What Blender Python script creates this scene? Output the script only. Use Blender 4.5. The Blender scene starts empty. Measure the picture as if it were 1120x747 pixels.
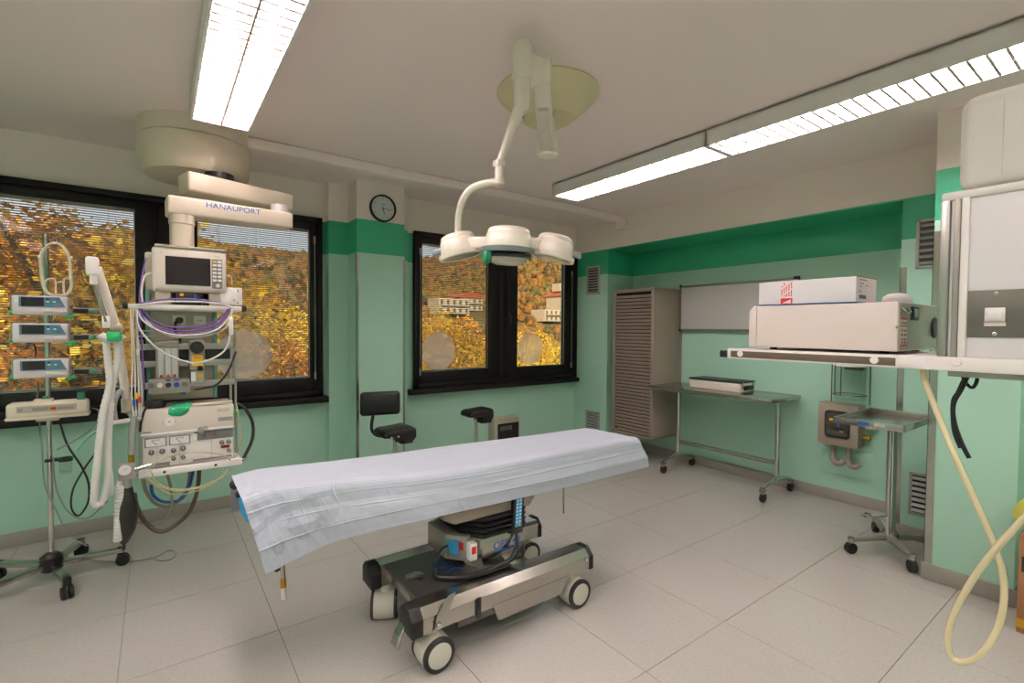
import bpy, bmesh, math, random
from mathutils import Matrix, Vector
R = math.radians
random.seed(7)
scn = bpy.context.scene
col = scn.collection

# ------------------------------------------------------------------ camera
F = 531.02                      # focal length in pixels of the 1120 px wide frame (about 17 mm)
CAM_H = 1.55
YAW, PITCH, ROLL = R(36.109), R(-1.615), R(.389)
_f = Vector((math.sin(YAW)*math.cos(PITCH), math.cos(YAW)*math.cos(PITCH), math.sin(PITCH)))
_r = Vector((math.cos(YAW), -math.sin(YAW), 0))
_u = _r.cross(_f)
CR = math.cos(ROLL)*_r + math.sin(ROLL)*_u
CU = -math.sin(ROLL)*_r + math.cos(ROLL)*_u
CF = _f
CAM = Vector((0, 0, CAM_H))
cam_d = bpy.data.cameras.new('camera'); cam = bpy.data.objects.new('camera', cam_d); col.objects.link(cam)
cam_d.sensor_width = 36; cam_d.lens = F/1120*36; cam_d.clip_start = .02; cam_d.clip_end = 2000
cam.matrix_world = Matrix(((CR.x, CU.x, -CF.x, 0), (CR.y, CU.y, -CF.y, 0), (CR.z, CU.z, -CF.z, CAM_H), (0, 0, 0, 1)))
scn.camera = cam

def ray(x, y): return CR*((x-560)/F) + CU*(-(y-373.5)/F) + CF
def onx(x, y, X): r = ray(x, y); return CAM + r*(X/r.x)
def ony(x, y, Y): r = ray(x, y); return CAM + r*(Y/r.y)
def onz(x, y, Z): r = ray(x, y); return CAM + r*((Z-CAM_H)/r.z)

# ------------------------------------------------------------------ world, sun, exposure
w = bpy.data.worlds.new('sky'); scn.world = w; w.use_nodes = True
bg = w.node_tree.nodes['Background']
bg.inputs[0].default_value = (.88, .92, 1, 1); bg.inputs[1].default_value = 1.4
sd = bpy.data.lights.new('sun', 'SUN'); sd.energy = 8.5; sd.color = (1, .80, .55); sd.angle = R(1.5)
so = bpy.data.objects.new('sun', sd); col.objects.link(so); so.location = (0, -20, 30)
so.rotation_euler = Vector((.45, .75, -.48)).to_track_quat('-Z', 'Y').to_euler()
TUBE = 86.0                     # radiance of the fluorescent tubes
scn.view_settings.view_transform = 'Standard'; scn.view_settings.look = 'None'
scn.view_settings.exposure = 0.0; scn.view_settings.gamma = 1.0
scn.view_settings.use_curve_mapping = False
scn.cycles.max_bounces = 10; scn.cycles.diffuse_bounces = 5; scn.cycles.transparent_max_bounces = 24
scn.cycles.sample_clamp_indirect = 6

# ------------------------------------------------------------------ materials
def lin(c):
    if isinstance(c, str): c = tuple(int(c[i:i+2], 16)/255 for i in (0, 2, 4))
    return tuple(x/12.92 if x <= .04045 else ((x+.055)/1.055)**2.4 for x in c)
MATS = {}
def mat(name, c, rough=.5, metal=0., var=.06, scale=6., bump=0., bscale=60., spec=.5, coat=0., alpha=1., trans=0., emit=0.):
    m = bpy.data.materials.new(name); m.use_nodes = True
    nt = m.node_tree; b = nt.nodes['Principled BSDF']; c = lin(c)
    tc = nt.nodes.new('ShaderNodeTexCoord'); nz = nt.nodes.new('ShaderNodeTexNoise')
    nz.inputs['Scale'].default_value = scale; nz.inputs['Detail'].default_value = 4
    nt.links.new(tc.outputs['Object'], nz.inputs['Vector'])
    mx = nt.nodes.new('ShaderNodeMix'); mx.data_type = 'RGBA'
    mx.inputs[6].default_value = (*[x*(1-var) for x in c], 1)
    mx.inputs[7].default_value = (*[min(1, x*(1+var)) for x in c], 1)
    nt.links.new(nz.outputs['Fac'], mx.inputs[0]); nt.links.new(mx.outputs[2], b.inputs['Base Color'])
    b.inputs['Roughness'].default_value = rough; b.inputs['Metallic'].default_value = metal
    b.inputs['Specular IOR Level'].default_value = spec; b.inputs['Coat Weight'].default_value = coat
    b.inputs['Alpha'].default_value = alpha; b.inputs['Transmission Weight'].default_value = trans
    if emit:
        b.inputs['Emission Color'].default_value = (*c, 1); b.inputs['Emission Strength'].default_value = emit
    if bump:
        n2 = nt.nodes.new('ShaderNodeTexNoise'); n2.inputs['Scale'].default_value = bscale
        nt.links.new(tc.outputs['Object'], n2.inputs['Vector'])
        bp = nt.nodes.new('ShaderNodeBump'); bp.inputs['Strength'].default_value = bump; bp.inputs['Distance'].default_value = .004
        nt.links.new(n2.outputs['Fac'], bp.inputs['Height']); nt.links.new(bp.outputs[0], b.inputs['Normal'])
    MATS[name] = m; return m

def band_wall():
    m = bpy.data.materials.new('banded_wall_paint'); m.use_nodes = True
    nt = m.node_tree; b = nt.nodes['Principled BSDF']
    g = nt.nodes.new('ShaderNodeNewGeometry'); s = nt.nodes.new('ShaderNodeSeparateXYZ')
    nt.links.new(g.outputs['Position'], s.inputs[0])
    mr = nt.nodes.new('ShaderNodeMath'); mr.operation = 'DIVIDE'; mr.inputs[1].default_value = 3
    nt.links.new(s.outputs['Z'], mr.inputs[0])
    cr = nt.nodes.new('ShaderNodeValToRGB'); cr.color_ramp.interpolation = 'CONSTANT'
    e = cr.color_ramp.elements
    e[0].position = 0; e[0].color = (*lin('ABD6C0'), 1)
    e[1].position = 2.225/3; e[1].color = (*lin('2FA67A'), 1)
    k = e.new(2.52/3); k.color = (*lin('F4E8DE'), 1)
    nt.links.new(mr.outputs[0], cr.inputs[0])
    nz = nt.nodes.new('ShaderNodeTexNoise'); nz.inputs['Scale'].default_value = 2.2; nz.inputs['Detail'].default_value = 5
    nt.links.new(g.outputs['Position'], nz.inputs['Vector'])
    mp = nt.nodes.new('ShaderNodeMapRange'); mp.inputs[3].default_value = .94; mp.inputs[4].default_value = 1.04
    nt.links.new(nz.outputs['Fac'], mp.inputs[0])
    mx = nt.nodes.new('ShaderNodeVectorMath'); mx.operation = 'SCALE'
    nt.links.new(cr.outputs[0], mx.inputs[0]); nt.links.new(mp.outputs[0], mx.inputs['Scale'])
    nt.links.new(mx.outputs[0], b.inputs['Base Color']); b.inputs['Roughness'].default_value = .42
    n2 = nt.nodes.new('ShaderNodeTexNoise'); n2.inputs['Scale'].default_value = 45
    nt.links.new(g.outputs['Position'], n2.inputs['Vector'])
    bp = nt.nodes.new('ShaderNodeBump'); bp.inputs['Strength'].default_value = .05; bp.inputs['Distance'].default_value = .01
    nt.links.new(n2.outputs['Fac'], bp.inputs['Height']); nt.links.new(bp.outputs[0], b.inputs['Normal'])
    MATS['wall'] = m
band_wall()

def floor_mat():
    m = mat('floor_vinyl', 'BDB8AC', .22, var=.03, scale=3)
    nt = m.node_tree; b = nt.nodes['Principled BSDF']
    g = nt.nodes.new('ShaderNodeNewGeometry')
    n = nt.nodes.new('ShaderNodeTexNoise'); n.inputs['Scale'].default_value = 70; n.inputs['Detail'].default_value = 6; n.inputs['Roughness'].default_value = .7
    nt.links.new(g.outputs['Position'], n.inputs['Vector'])
    cr = nt.nodes.new('ShaderNodeValToRGB'); e = cr.color_ramp.elements
    e[0].position = .28; e[0].color = (*lin('A6A19A'), 1); e[1].position = .46; e[1].color = (*lin('B2AEA6'), 1)
    k = e.new(.75); k.color = (*lin('B9B4AC'), 1)
    nt.links.new(n.outputs['Fac'], cr.inputs[0]); nt.links.new(cr.outputs[0], b.inputs['Base Color'])
    n3 = nt.nodes.new('ShaderNodeTexNoise'); n3.inputs['Scale'].default_value = 3.5; n3.inputs['Detail'].default_value = 6
    nt.links.new(g.outputs['Position'], n3.inputs['Vector'])
    mp = nt.nodes.new('ShaderNodeMapRange'); mp.inputs[3].default_value = .18; mp.inputs[4].default_value = .18
    nt.links.new(n3.outputs['Fac'], mp.inputs[0]); nt.links.new(mp.outputs[0], b.inputs['Roughness'])
floor_mat()
mat('seam', '8E7F70', .7); mat('ceiling_paint', 'F8E9E4', .75, var=.02, scale=2, bump=.06, bscale=30)
mat('skirting', '9B978C', .4, var=.08); mat('frame_black', '0D0A0A', .5, var=.2, spec=.3); mat('sill_black', '100C0C', .5, var=.25, spec=.3)
mat('cream', 'DDD3C6', .35, var=.03); mat('cream_dark', 'B3AB96', .45, var=.05); mat('white_plastic', 'EEE8E2', .35, var=.02)
mat('lamp_cream', 'EBE1D2', .28, var=.03, coat=.3); mat('dish_cream', 'DCD0AA', .45, var=.05)
mat('boom_grey', 'DED0BC', .42, var=.04); mat('steel', 'B4B0A8', .22, metal=1, var=.08, scale=20); mat('steel_dark', '6A6864', .34, metal=.8, var=.15, scale=9)
mat('chrome', 'D2D0CC', .10, metal=1, var=.03); mat('aluminium', 'B9B6B0', .35, metal=.9, var=.05); mat('brushed', 'A8A298', .4, metal=.55, var=.12, scale=30)
mat('black_plastic', '121212', .4, var=.2); mat('black_rubber', '0C0B0B', .55, var=.25); mat('black_vinyl', '0E0D0D', .38, var=.2, bump=.1, bscale=200)
mat('bag_rubber', '15130F', .33, var=.25); mat('cabinet_taupe', '9A8C7E', .5, var=.05); mat('cabinet_frame', '91887A', .45, var=.05); mat('slat_taupe', '8F8074', .5, var=.05)
mat('drape_paper', 'B1B8C2', .85, var=.03, scale=14, bump=.08, bscale=60); mat('drape_hem', 'BCD0E4', .85, var=.03)
mat('mattress_blue', '2F8FC0', .5, var=.08); mat('blue_print', '1E4FA8', .5); mat('red_print', 'E0202A', .5, var=.02); mat('red_knob', 'C0202A', .4); mat('yellow_label', 'E8B414', .5, var=.03)
mat('dark_red', '7A1520', .3); mat('purple_cable', '6A4C8C', .45, var=.06); mat('white_cable', 'D8D6D0', .4, var=.04); mat('grey_cable', '8C8C8C', .45); mat('black_cable', '101010', .4)
mat('brown_hose', '4A3A33', .5, var=.1); mat('taupe_hose', '86806F', .5, var=.1); mat('blue_hose', '1A4690', .4); mat('yellow_tube', 'D8CBA2', .25, var=.04, coat=.3); mat('clear_tube', 'CFC79B', .2, var=.04, alpha=.75)
mat('corrugated', 'D9D8D0', .4, var=.03, alpha=.9); mat('green_plastic', '1F9A5C', .4, var=.05); mat('green_dark', '0E7A52', .45); mat('green_cloth', '2FAE78', .8, var=.08); mat('teal_panel', '4E7F90', .4, var=.04)
mat('screen_dark', '2A2326', .12, var=.1); mat('screen_grey', '4A453F', .2); mat('panel_grey', '7C7A76', .5, var=.05); mat('dial_grey', '6B6A68', .45); mat('label_grey', '8E8C88', .6, var=.2, scale=60)
mat('paper_white', 'E8E4E0', .7, var=.02); mat('carton_white', 'E9E3E4', .6, var=.015); mat('device_beige', 'E8DAD2', .45, var=.02); mat('rail_brown', '6E5F55', .4, metal=.4, var=.06)
mat('cardboard', 'A0714C', .8, var=.08); mat('bag_yellow', 'D9CF52', .45, var=.1, alpha=.9); mat('tape_yellow', 'C99A1E', .5)
mat('viewer_panel', 'CBC8C4', .3, var=.02); mat('boom_panel', 'E6E2E2', .35, var=.015); mat('view_frame', '8D8A86', .4, metal=.5); mat('switch_plate', '6E6B62', .45, metal=.5, var=.08); mat('light_reflector', 'F0EEEA', .25, var=.01)
mat('fixture_white', 'EAE6E2', .4, var=.02); mat('blade_white', 'B9A8A2', .4, var=.02); mat('pod_glass', 'B9B8A4', .15, var=.05, coat=.5); mat('lamp_rim', '8F9498', .35, metal=.6)
mat('stool_leg', 'A9A7A2', .2, metal=1); mat('wheel_cream', 'D9D2C4', .4, var=.03); mat('tyre_dark', '2B282A', .5, var=.1); mat('box_beige', '9C9080', .5, var=.05); mat('wall_plate', '72BF9E', .42, var=.03)
mat('vent_steel', 'A9AAA2', .4, metal=.2, var=.06); mat('clock_face', 'D6DAD8', .4, var=.01); mat('pump_white', 'D7CFCE', .4, var=.02); mat('pump_green', '5E9B86', .4)
mat('coat_cream', 'DDD4BE', .5, var=.06); mat('brass', 'A8842C', .3, metal=.9); mat('gown_green', '4FAF86', .7)
m = mat('tube_light', 'FFF1E2', .5); b = m.node_tree.nodes['Principled BSDF']
b.inputs['Emission Color'].default_value = (1, .875, .89, 1); b.inputs['Emission Strength'].default_value = TUBE
def pane_mat():
    m = bpy.data.materials.new('window_glass'); m.use_nodes = True; nt = m.node_tree; nt.nodes.clear()
    o = nt.nodes.new('ShaderNodeOutputMaterial'); t = nt.nodes.new('ShaderNodeBsdfTransparent'); gl = nt.nodes.new('ShaderNodeBsdfGlossy')
    t.inputs[0].default_value = (.9, .91, .9, 1); gl.inputs['Roughness'].default_value = .01
    lw = nt.nodes.new('ShaderNodeLayerWeight'); lw.inputs[0].default_value = .5
    pw = nt.nodes.new('ShaderNodeMath'); pw.operation = 'POWER'; pw.inputs[1].default_value = 4.5; nt.links.new(lw.outputs['Facing'], pw.inputs[0])
    fr = nt.nodes.new('ShaderNodeMath'); fr.operation = 'MULTIPLY_ADD'; fr.inputs[1].default_value = .9; fr.inputs[2].default_value = .05; nt.links.new(pw.outputs[0], fr.inputs[0])
    mx = nt.nodes.new('ShaderNodeMixShader'); nt.links.new(fr.outputs[0], mx.inputs[0]); nt.links.new(t.outputs[0], mx.inputs[1]); nt.links.new(gl.outputs[0], mx.inputs[2])
    nt.links.new(mx.outputs[0], o.inputs[0]); MATS['glass'] = m
    m2 = m.copy(); m2.name = 'clear_plastic'; MATS['clear'] = m2
    for n in m2.node_tree.nodes:
        if n.type == 'BSDF_TRANSPARENT': n.inputs[0].default_value = (.95, .97, .96, 1)
    m3 = bpy.data.materials.new('frosted_film'); m3.use_nodes = True; nt = m3.node_tree; nt.nodes.clear()
    o = nt.nodes.new('ShaderNodeOutputMaterial'); t = nt.nodes.new('ShaderNodeBsdfTransparent'); d = nt.nodes.new('ShaderNodeBsdfDiffuse'); d.inputs[0].default_value = (.86, .88, .98, 1)
    nz = nt.nodes.new('ShaderNodeTexNoise'); nz.inputs['Scale'].default_value = 30
    mp = nt.nodes.new('ShaderNodeMapRange'); mp.inputs[3].default_value = .25; mp.inputs[4].default_value = .30
    nt.links.new(nz.outputs[0], mp.inputs[0])
    mx = nt.nodes.new('ShaderNodeMixShader'); nt.links.new(mp.outputs[0], mx.inputs[0]); nt.links.new(t.outputs[0], mx.inputs[1]); nt.links.new(d.outputs[0], mx.inputs[2])
    nt.links.new(mx.outputs[0], o.inputs[0]); MATS['frost'] = m3
pane_mat()
def leaf_mat(name, cols, scale=1.2):
    m = bpy.data.materials.new(name); m.use_nodes = True; nt = m.node_tree; b = nt.nodes['Principled BSDF']
    g = nt.nodes.new('ShaderNodeNewGeometry'); nz = nt.nodes.new('ShaderNodeTexNoise'); nz.inputs['Scale'].default_value = scale; nz.inputs['Detail'].default_value = 4; nz.inputs['Roughness'].default_value = .7
    nt.links.new(g.outputs['Position'], nz.inputs['Vector'])
    ad = nt.nodes.new('ShaderNodeMath'); ad.operation = 'ADD'; mu = nt.nodes.new('ShaderNodeMath'); mu.operation = 'MULTIPLY_ADD'; mu.inputs[1].default_value = .5; mu.inputs[2].default_value = -.25
    nt.links.new(g.outputs['Random Per Island'], mu.inputs[0]); nt.links.new(nz.outputs['Fac'], ad.inputs[0]); nt.links.new(mu.outputs[0], ad.inputs[1])
    cr = nt.nodes.new('ShaderNodeValToRGB'); e = cr.color_ramp.elements
    n = len(cols)
    e[0].position = .25; e[0].color = (*lin(cols[0]), 1); e[1].position = .75; e[1].color = (*lin(cols[-1]), 1)
    for i in range(1, n-1): k = e.new(.25+.5*i/(n-1)); k.color = (*lin(cols[i]), 1)
    nt.links.new(ad.outputs[0], cr.inputs[0]); nt.links.new(cr.outputs[0], b.inputs['Base Color']); b.inputs['Roughness'].default_value = .7
    MATS[name] = m
leaf_mat('leaf_gold', ['8A6A18', 'E8AC24', 'F8CE38', 'F0DE60']); leaf_mat('leaf_orange', ['7A4A16', 'D07C1E', 'F2A830', 'F6C248']); leaf_mat('leaf_green', ['35422A', '66703A', '9A9A40', 'C4AC40'])
leaf_mat('leaf_dull', ['6A4A28', '9C7030', 'C88A34', 'B09840'])
leaf_mat('forest', ['3E3818', '7A4E1E', 'A06A26', '86702A', '55521F'], .35)
mat('bark', '4A3B2E', .9); mat('grass', '6E5A2A', .95, var=.35, scale=.3); mat('house_wall', 'CDB99C', .8); mat('house_roof', 'B5573A', .8, var=.1); mat('house_pane', '6A6058', .4); mat('post_yellow', 'E2C838', .5); mat('concrete', 'B0AAA0', .9)

# ------------------------------------------------------------------ mesh helpers
class B:
    def __init__(s): s.bm = bmesh.new()
    def _merge(s, t, M=None):
        if M is not None: bmesh.ops.transform(t, matrix=M, verts=t.verts)
        me = bpy.data.meshes.new('t'); t.to_mesh(me); t.free(); s.bm.from_mesh(me); bpy.data.meshes.remove(me); return s
    def box(s, c, d, r=0, seg=2, M=None):
        t = bmesh.new(); bmesh.ops.create_cube(t, size=1)
        bmesh.ops.scale(t, vec=d, verts=t.verts)
        if r: bmesh.ops.bevel(t, geom=list(t.edges), offset=min(r, min(d)*.49), segments=seg, profile=.5, affect='EDGES')
        bmesh.ops.translate(t, vec=c, verts=t.verts); return s._merge(t, M)
    def span(s, a, b_, r=0, seg=2):
        lo = [min(p, q) for p, q in zip(a, b_)]; hi = [max(p, q) for p, q in zip(a, b_)]
        return s.box([(p+q)/2 for p, q in zip(lo, hi)], [max(q-p, 1e-4) for p, q in zip(lo, hi)], r, seg)
    def cyl(s, p0, p1, r0, r1=None, n=18, cap=True):
        p0, p1 = Vector(p0), Vector(p1); r1 = r0 if r1 is None else r1
        d = p1-p0; t = bmesh.new()
        bmesh.ops.create_cone(t, cap_ends=cap, segments=n, radius1=r0, radius2=r1, depth=d.length)
        M = Matrix.Translation((p0+p1)/2) @ d.to_track_quat('Z', 'Y').to_matrix().to_4x4(); return s._merge(t, M)
    def lathe(s, prof, n=28, M=None):
        t = bmesh.new(); rings = []
        for r, z in prof:
            if r < 1e-6: rings.append([t.verts.new((0, 0, z))])
            else: rings.append([t.verts.new((r*math.cos(2*math.pi*i/n), r*math.sin(2*math.pi*i/n), z)) for i in range(n)])
        for a, b_ in zip(rings, rings[1:]):
            for i in range(n):
                j = (i+1) % n
                if len(a) == 1 and len(b_) == 1: continue
                if len(a) == 1: t.faces.new((a[0], b_[i], b_[j]))
                elif len(b_) == 1: t.faces.new((a[j], a[i], b_[0]))
                else: t.faces.new((a[i], a[j], b_[j], b_[i]))
        bmesh.ops.recalc_face_normals(t, faces=t.faces); return s._merge(t, M)
    def prism(s, poly, h, M=None, r=0):
        t = bmesh.new(); a = [t.verts.new((x, y, 0)) for x, y in poly]; b_ = [t.verts.new((x, y, h)) for x, y in poly]
        t.faces.new(a); t.faces.new(b_)
        for i in range(len(poly)): j = (i+1) % len(poly); t.faces.new((a[i], a[j], b_[j], b_[i]))
        bmesh.ops.recalc_face_normals(t, faces=t.faces)
        if r: bmesh.ops.bevel(t, geom=list(t.edges), offset=r, segments=2, profile=.5, affect='EDGES')
        return s._merge(t, M)
    def sphere(s, c, r, sc=(1, 1, 1), n=16):
        t = bmesh.new(); bmesh.ops.create_uvsphere(t, u_segments=n, v_segments=max(6, n//2), radius=r)
        bmesh.ops.scale(t, vec=sc, verts=t.verts); bmesh.ops.translate(t, vec=c, verts=t.verts); return s._merge(t)
    def tube(s, pts, r, n=8, sub=6, closed=False, rib=None):
        P = [Vector(p) for p in pts]
        if sub > 1 and len(P) > 2:
            Q = []; N = len(P); rng = range(N if closed else N-1)
            for i in rng:
                p0 = P[i-1] if (i > 0 or closed) else P[0]*2-P[1]; p1 = P[i]; p2 = P[(i+1) % N]
                p3 = P[(i+2) % N] if (closed or i+2 < N) else P[-1]*2-P[-2]
                for k in range(sub):
                    u = k/sub; Q.append(.5*((2*p1)+(p2-p0)*u+(2*p0-5*p1+4*p2-p3)*u*u+(3*p1-p0-3*p2+p3)*u**3))
            if not closed: Q.append(P[-1])
            P = Q
        if rib:                                    # corrugated hose: equal steps, radius alternates
            L = [0]
            for a, b_ in zip(P, P[1:]): L.append(L[-1]+(b_-a).length)
            m_ = max(4, int(L[-1]/rib)); Q = []; k = 0
            for i in range(m_+1):
                d = L[-1]*i/m_
                while k < len(L)-2 and L[k+1] < d: k += 1
                Q.append(P[k].lerp(P[k+1], (d-L[k])/max(1e-9, L[k+1]-L[k])))
            P = Q
        t = bmesh.new(); rings = []; nrm = None; N = len(P)
        for i, p in enumerate(P):
            if closed: tg = (P[(i+1) % N]-P[i-1]).normalized()
            else: tg = (P[min(i+1, N-1)]-P[max(i-1, 0)]).normalized()
            if nrm is None: nrm = tg.orthogonal().normalized()
            nrm = (nrm-tg*nrm.dot(tg)).normalized(); bn = tg.cross(nrm)
            rr = (r[min(len(r)-1, int(i*len(r)/N))] if isinstance(r, (list, tuple)) else r)*(1.0 if not rib else (1.07 if i % 2 else .9))
            rings.append([t.verts.new(p+(nrm*math.cos(2*math.pi*k/n)+bn*math.sin(2*math.pi*k/n))*rr) for k in range(n)])
        for i in range(N if closed else N-1):
            a, b_ = rings[i], rings[(i+1) % N]
            for k in range(n): j = (k+1) % n; t.faces.new((a[k], a[j], b_[j], b_[k]))
        if not closed: t.faces.new(rings[0][::-1]); t.faces.new(rings[-1])
        bmesh.ops.recalc_face_normals(t, faces=t.faces); return s._merge(t)
    def mesh(s, name, m, smooth=True):
        me = bpy.data.meshes.new(name); s.bm.to_mesh(me); s.bm.free()
        me.materials.append(MATS[m])
        if smooth:
            me.polygons.foreach_set('use_smooth', [True]*len(me.polygons)); me.set_sharp_from_angle(angle=R(38))
        return me
    def build(s, name, m, parent=None, world=False, smooth=True, label=None, loc=None):
        o = bpy.data.objects.new(name, s.mesh(name, m, smooth)); col.objects.link(o)
        if parent is not None:
            o.parent = parent
            if world:
                q = parent; off = Vector()
                while q is not None: off += q.location; q = q.parent
                o.location = -off
        if loc is not None: o.location = loc
        if label: o['label'] = label
        return o
def inst(src, parent, loc, name=None, rot=None):
    o = bpy.data.objects.new(name or src.name.split('.')[0], src.data); col.objects.link(o); o.parent = parent; o.location = loc
    if rot: o.rotation_euler = rot
    return o
def thing(name, label, cat, loc=(0, 0, 0), rz=0, group=None):
    o = bpy.data.objects.new(name, None); col.objects.link(o); o.empty_display_size = .1
    o.location = loc; o.rotation_euler = (0, 0, rz); o['label'] = label; o['category'] = cat
    if group: o['group'] = group
    return o
def tag(o, label, cat, group=None):
    o['label'] = label; o['category'] = cat
    if group: o['group'] = group
    return o
def struct(o, label=None, cat=None):
    o['kind'] = 'structure'
    if label: o['label'] = label
    if cat: o['category'] = cat
    return o
def copy_tree(o, parent=None):
    c = o.copy(); col.objects.link(c); c.parent = parent
    for ch in list(o.children): copy_tree(ch, c)
    return c
def frame(o, ux, uy):
    ux, uy = Vector(ux).normalized(), Vector(uy).normalized(); uz = ux.cross(uy)
    return Matrix(((ux.x, uy.x, uz.x, o[0]), (ux.y, uy.y, uz.y, o[1]), (ux.z, uy.z, uz.z, o[2]), (0, 0, 0, 1)))
def FY(o): return frame(o, (1, 0, 0), (0, 0, 1))       # a face looking to -Y
def FX(o): return frame(o, (0, -1, 0), (0, 0, 1))      # a face looking to -X
def text(name, s, size, M, m, parent, world=True, depth=.0004, align='CENTER', sx=1):
    cu = bpy.data.curves.new(name, 'FONT'); cu.body = s; cu.size = size; cu.extrude = depth; cu.align_x = align; cu.align_y = 'CENTER'
    t = bpy.data.objects.new('tmp', cu); col.objects.link(t); bpy.context.view_layer.update()
    me = bpy.data.meshes.new_from_object(t.evaluated_get(bpy.context.evaluated_depsgraph_get()))
    bpy.data.objects.remove(t); me.transform(M @ Matrix.Diagonal((sx, 1, 1, 1))); me.materials.clear(); me.materials.append(MATS[m]); me.name = name
    o = bpy.data.objects.new(name, me); col.objects.link(o)
    if parent:
        o.parent = parent
        if world:
            q = parent; off = Vector()
            while q is not None: off += q.location; q = q.parent
            o.location = -off
    return o
def plate(M, x0, x1, y0, y1, t=.002, r=0):              # a thin plate on a face
    return B().prism([(x0, y0), (x1, y0), (x1, y1), (x0, y1)], t, M, r)
def disc(M, x, y, r, t=.004, n=20):
    return B().lathe([(0, 0), (r, 0), (r, t*.7), (r*.92, t), (0, t)], n, M @ Matrix.Translation((x, y, 0)))

# ================================================================== THE ROOM
YW, XS, XR, XC, ZC = 4.75, 4.50, 4.98, 3.87, 2.885
XL, YB = -2.4, -2.3
# ---- floor with single tiles
P_ = .642; X0t, Y0t = -.16-4*P_, .735-5*P_
fl = struct(B().span((XL-.3, YB-.3, -.15), (XR+.3, YW+.3, -.006)).build('floor', 'seam'))
tile = None
for i in range(13):
    for j in range(13):
        a = max(XL, X0t+i*P_); b_ = min(XR, X0t+(i+1)*P_); c = max(YB, Y0t+j*P_); d = min(YW, Y0t+(j+1)*P_)
        if b_-a < .03 or d-c < .03: continue
        g = .0014
        full = abs(b_-a-P_) < .001 and abs(d-c-P_) < .001
        if full and tile: o = inst(tile, fl, ((a+b_)/2, (c+d)/2, -.003), 'tile')
        else:
            o = B().box((0, 0, 0), (b_-a-2*g, d-c-2*g, .006)).build('tile', 'floor_vinyl', fl, loc=((a+b_)/2, (c+d)/2, -.003))
            if full: tile = o
# ---- ceiling
struct(B().span((XL-.3, YB-.3, ZC), (XR+.3, YW+.3, ZC+.25)).build('ceiling', 'ceiling_paint'))
# ---- window wall
W1 = (-1.12, 1.245, .90, 2.555); W2 = (2.17, 4.50, .90, 2.555)
bw = B()
bw.span((XL-.3, YW, -.1), (W1[0], YW+.28, ZC)); bw.span((W1[1], YW, -.1), (W2[0], YW+.28, ZC)); bw.span((W2[1], YW, -.1), (XR+.3, YW+.28, ZC))
for W in (W1, W2): bw.span((W[0], YW, -.1), (W[1], YW+.28, W[2])); bw.span((W[0], YW, W[3]), (W[1], YW+.28, ZC))
bw.span((1.285, 4.65, -.1), (2.065, YW, ZC)); bw.span((1.462, 4.40, -.1), (1.925, 4.66, ZC))
struct(bw.build('wall_front', 'wall', smooth=False))
# ---- right wall: recess, soffit, two piers, the deep column
rw = B()
rw.span((XR, YB-.3, -.1), (XR+.3, YW, ZC)); rw.span((XS, 4.17, -.1), (XR, YW, ZC)); rw.span((XS, 1.235, 2.52), (XR, 4.17, ZC))
rw.span((XS, .5, -.1), (XR, 1.235, ZC)); rw.span((XC, .505, -.1), (XR, .90, ZC)); rw.span((4.35, YB-.3, -.1), (XR, .505, ZC))
struct(rw.build('wall_right', 'wall', smooth=False))
struct(B().span((XL-.3, YB-.3, -.1), (XL, YW, ZC)).build('wall_left', 'wall', smooth=False))
struct(B().span((XL, YB-.3, -.1), (XR, YB, ZC)).build('wall_back', 'wall', smooth=False))
# ---- skirtings
def skirt(name, runs):
    q = B()
    for a, b_ in runs: q.span((*a, .0005), (*b_, .10), .004)
    return struct(q.build(name, 'skirting'))
s_ = .014
skirt('baseboard_front', [((XL, YW-s_), (1.285, YW)), ((1.271, 4.65-s_), (1.462, 4.65)), ((1.448, 4.40-s_), (1.462, 4.64)), ((1.448, 4.40-s_), (1.939, 4.40)), ((1.925, 4.40), (1.939, 4.65)), ((1.925, 4.65-s_), (2.079, 4.65)), ((2.065, YW-s_), (XS, YW))])
skirt('baseboard_right', [((XS-s_, 4.156), (XS, YW)), ((XS, 4.156), (XR, 4.17)), ((XR-s_, 1.235), (XR, 4.16)), ((XS-s_, .90), (XS, 1.249)), ((XS, 1.235), (XR, 1.249)), ((XC, .90), (XS, .914)), ((XC-s_, .491), (XC, .914)), ((XC, .491), (4.35, .505)), ((4.35-s_, YB), (4.35, .5))])
# ---- ceiling beam in front of the windows and its end bracket
struct(B().span((.25, 3.875, 2.805), (XS, 4.05, ZC), .02, 3).build('trim_1', 'ceiling_paint'))
struct(B().span((4.40, 3.86, 2.72), (XS, 3.97, 2.835), .008).build('trim_2', 'ceiling_paint'))
# ---- steel corner guards
for n_, (x, y, z1, dx, dy) in enumerate([(1.462, 4.40, 2.22, 1, 1), (1.925, 4.40, 2.20, -1, 1), (XS, 1.235, 2.02, 1, -1), (XC, .90, 2.16, 1, -1)]):
    q = B(); w_ = .038 if n_ > 1 else .018
    q.span((x-.003*dx, y-.003*dy, .10), (x+w_*dx, y, z1)); q.span((x-.003*dx, y-.003*dy, .10), (x, y+w_*dy, z1))
    struct(q.build('trim_%d' % (n_+3), 'steel'))

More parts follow.
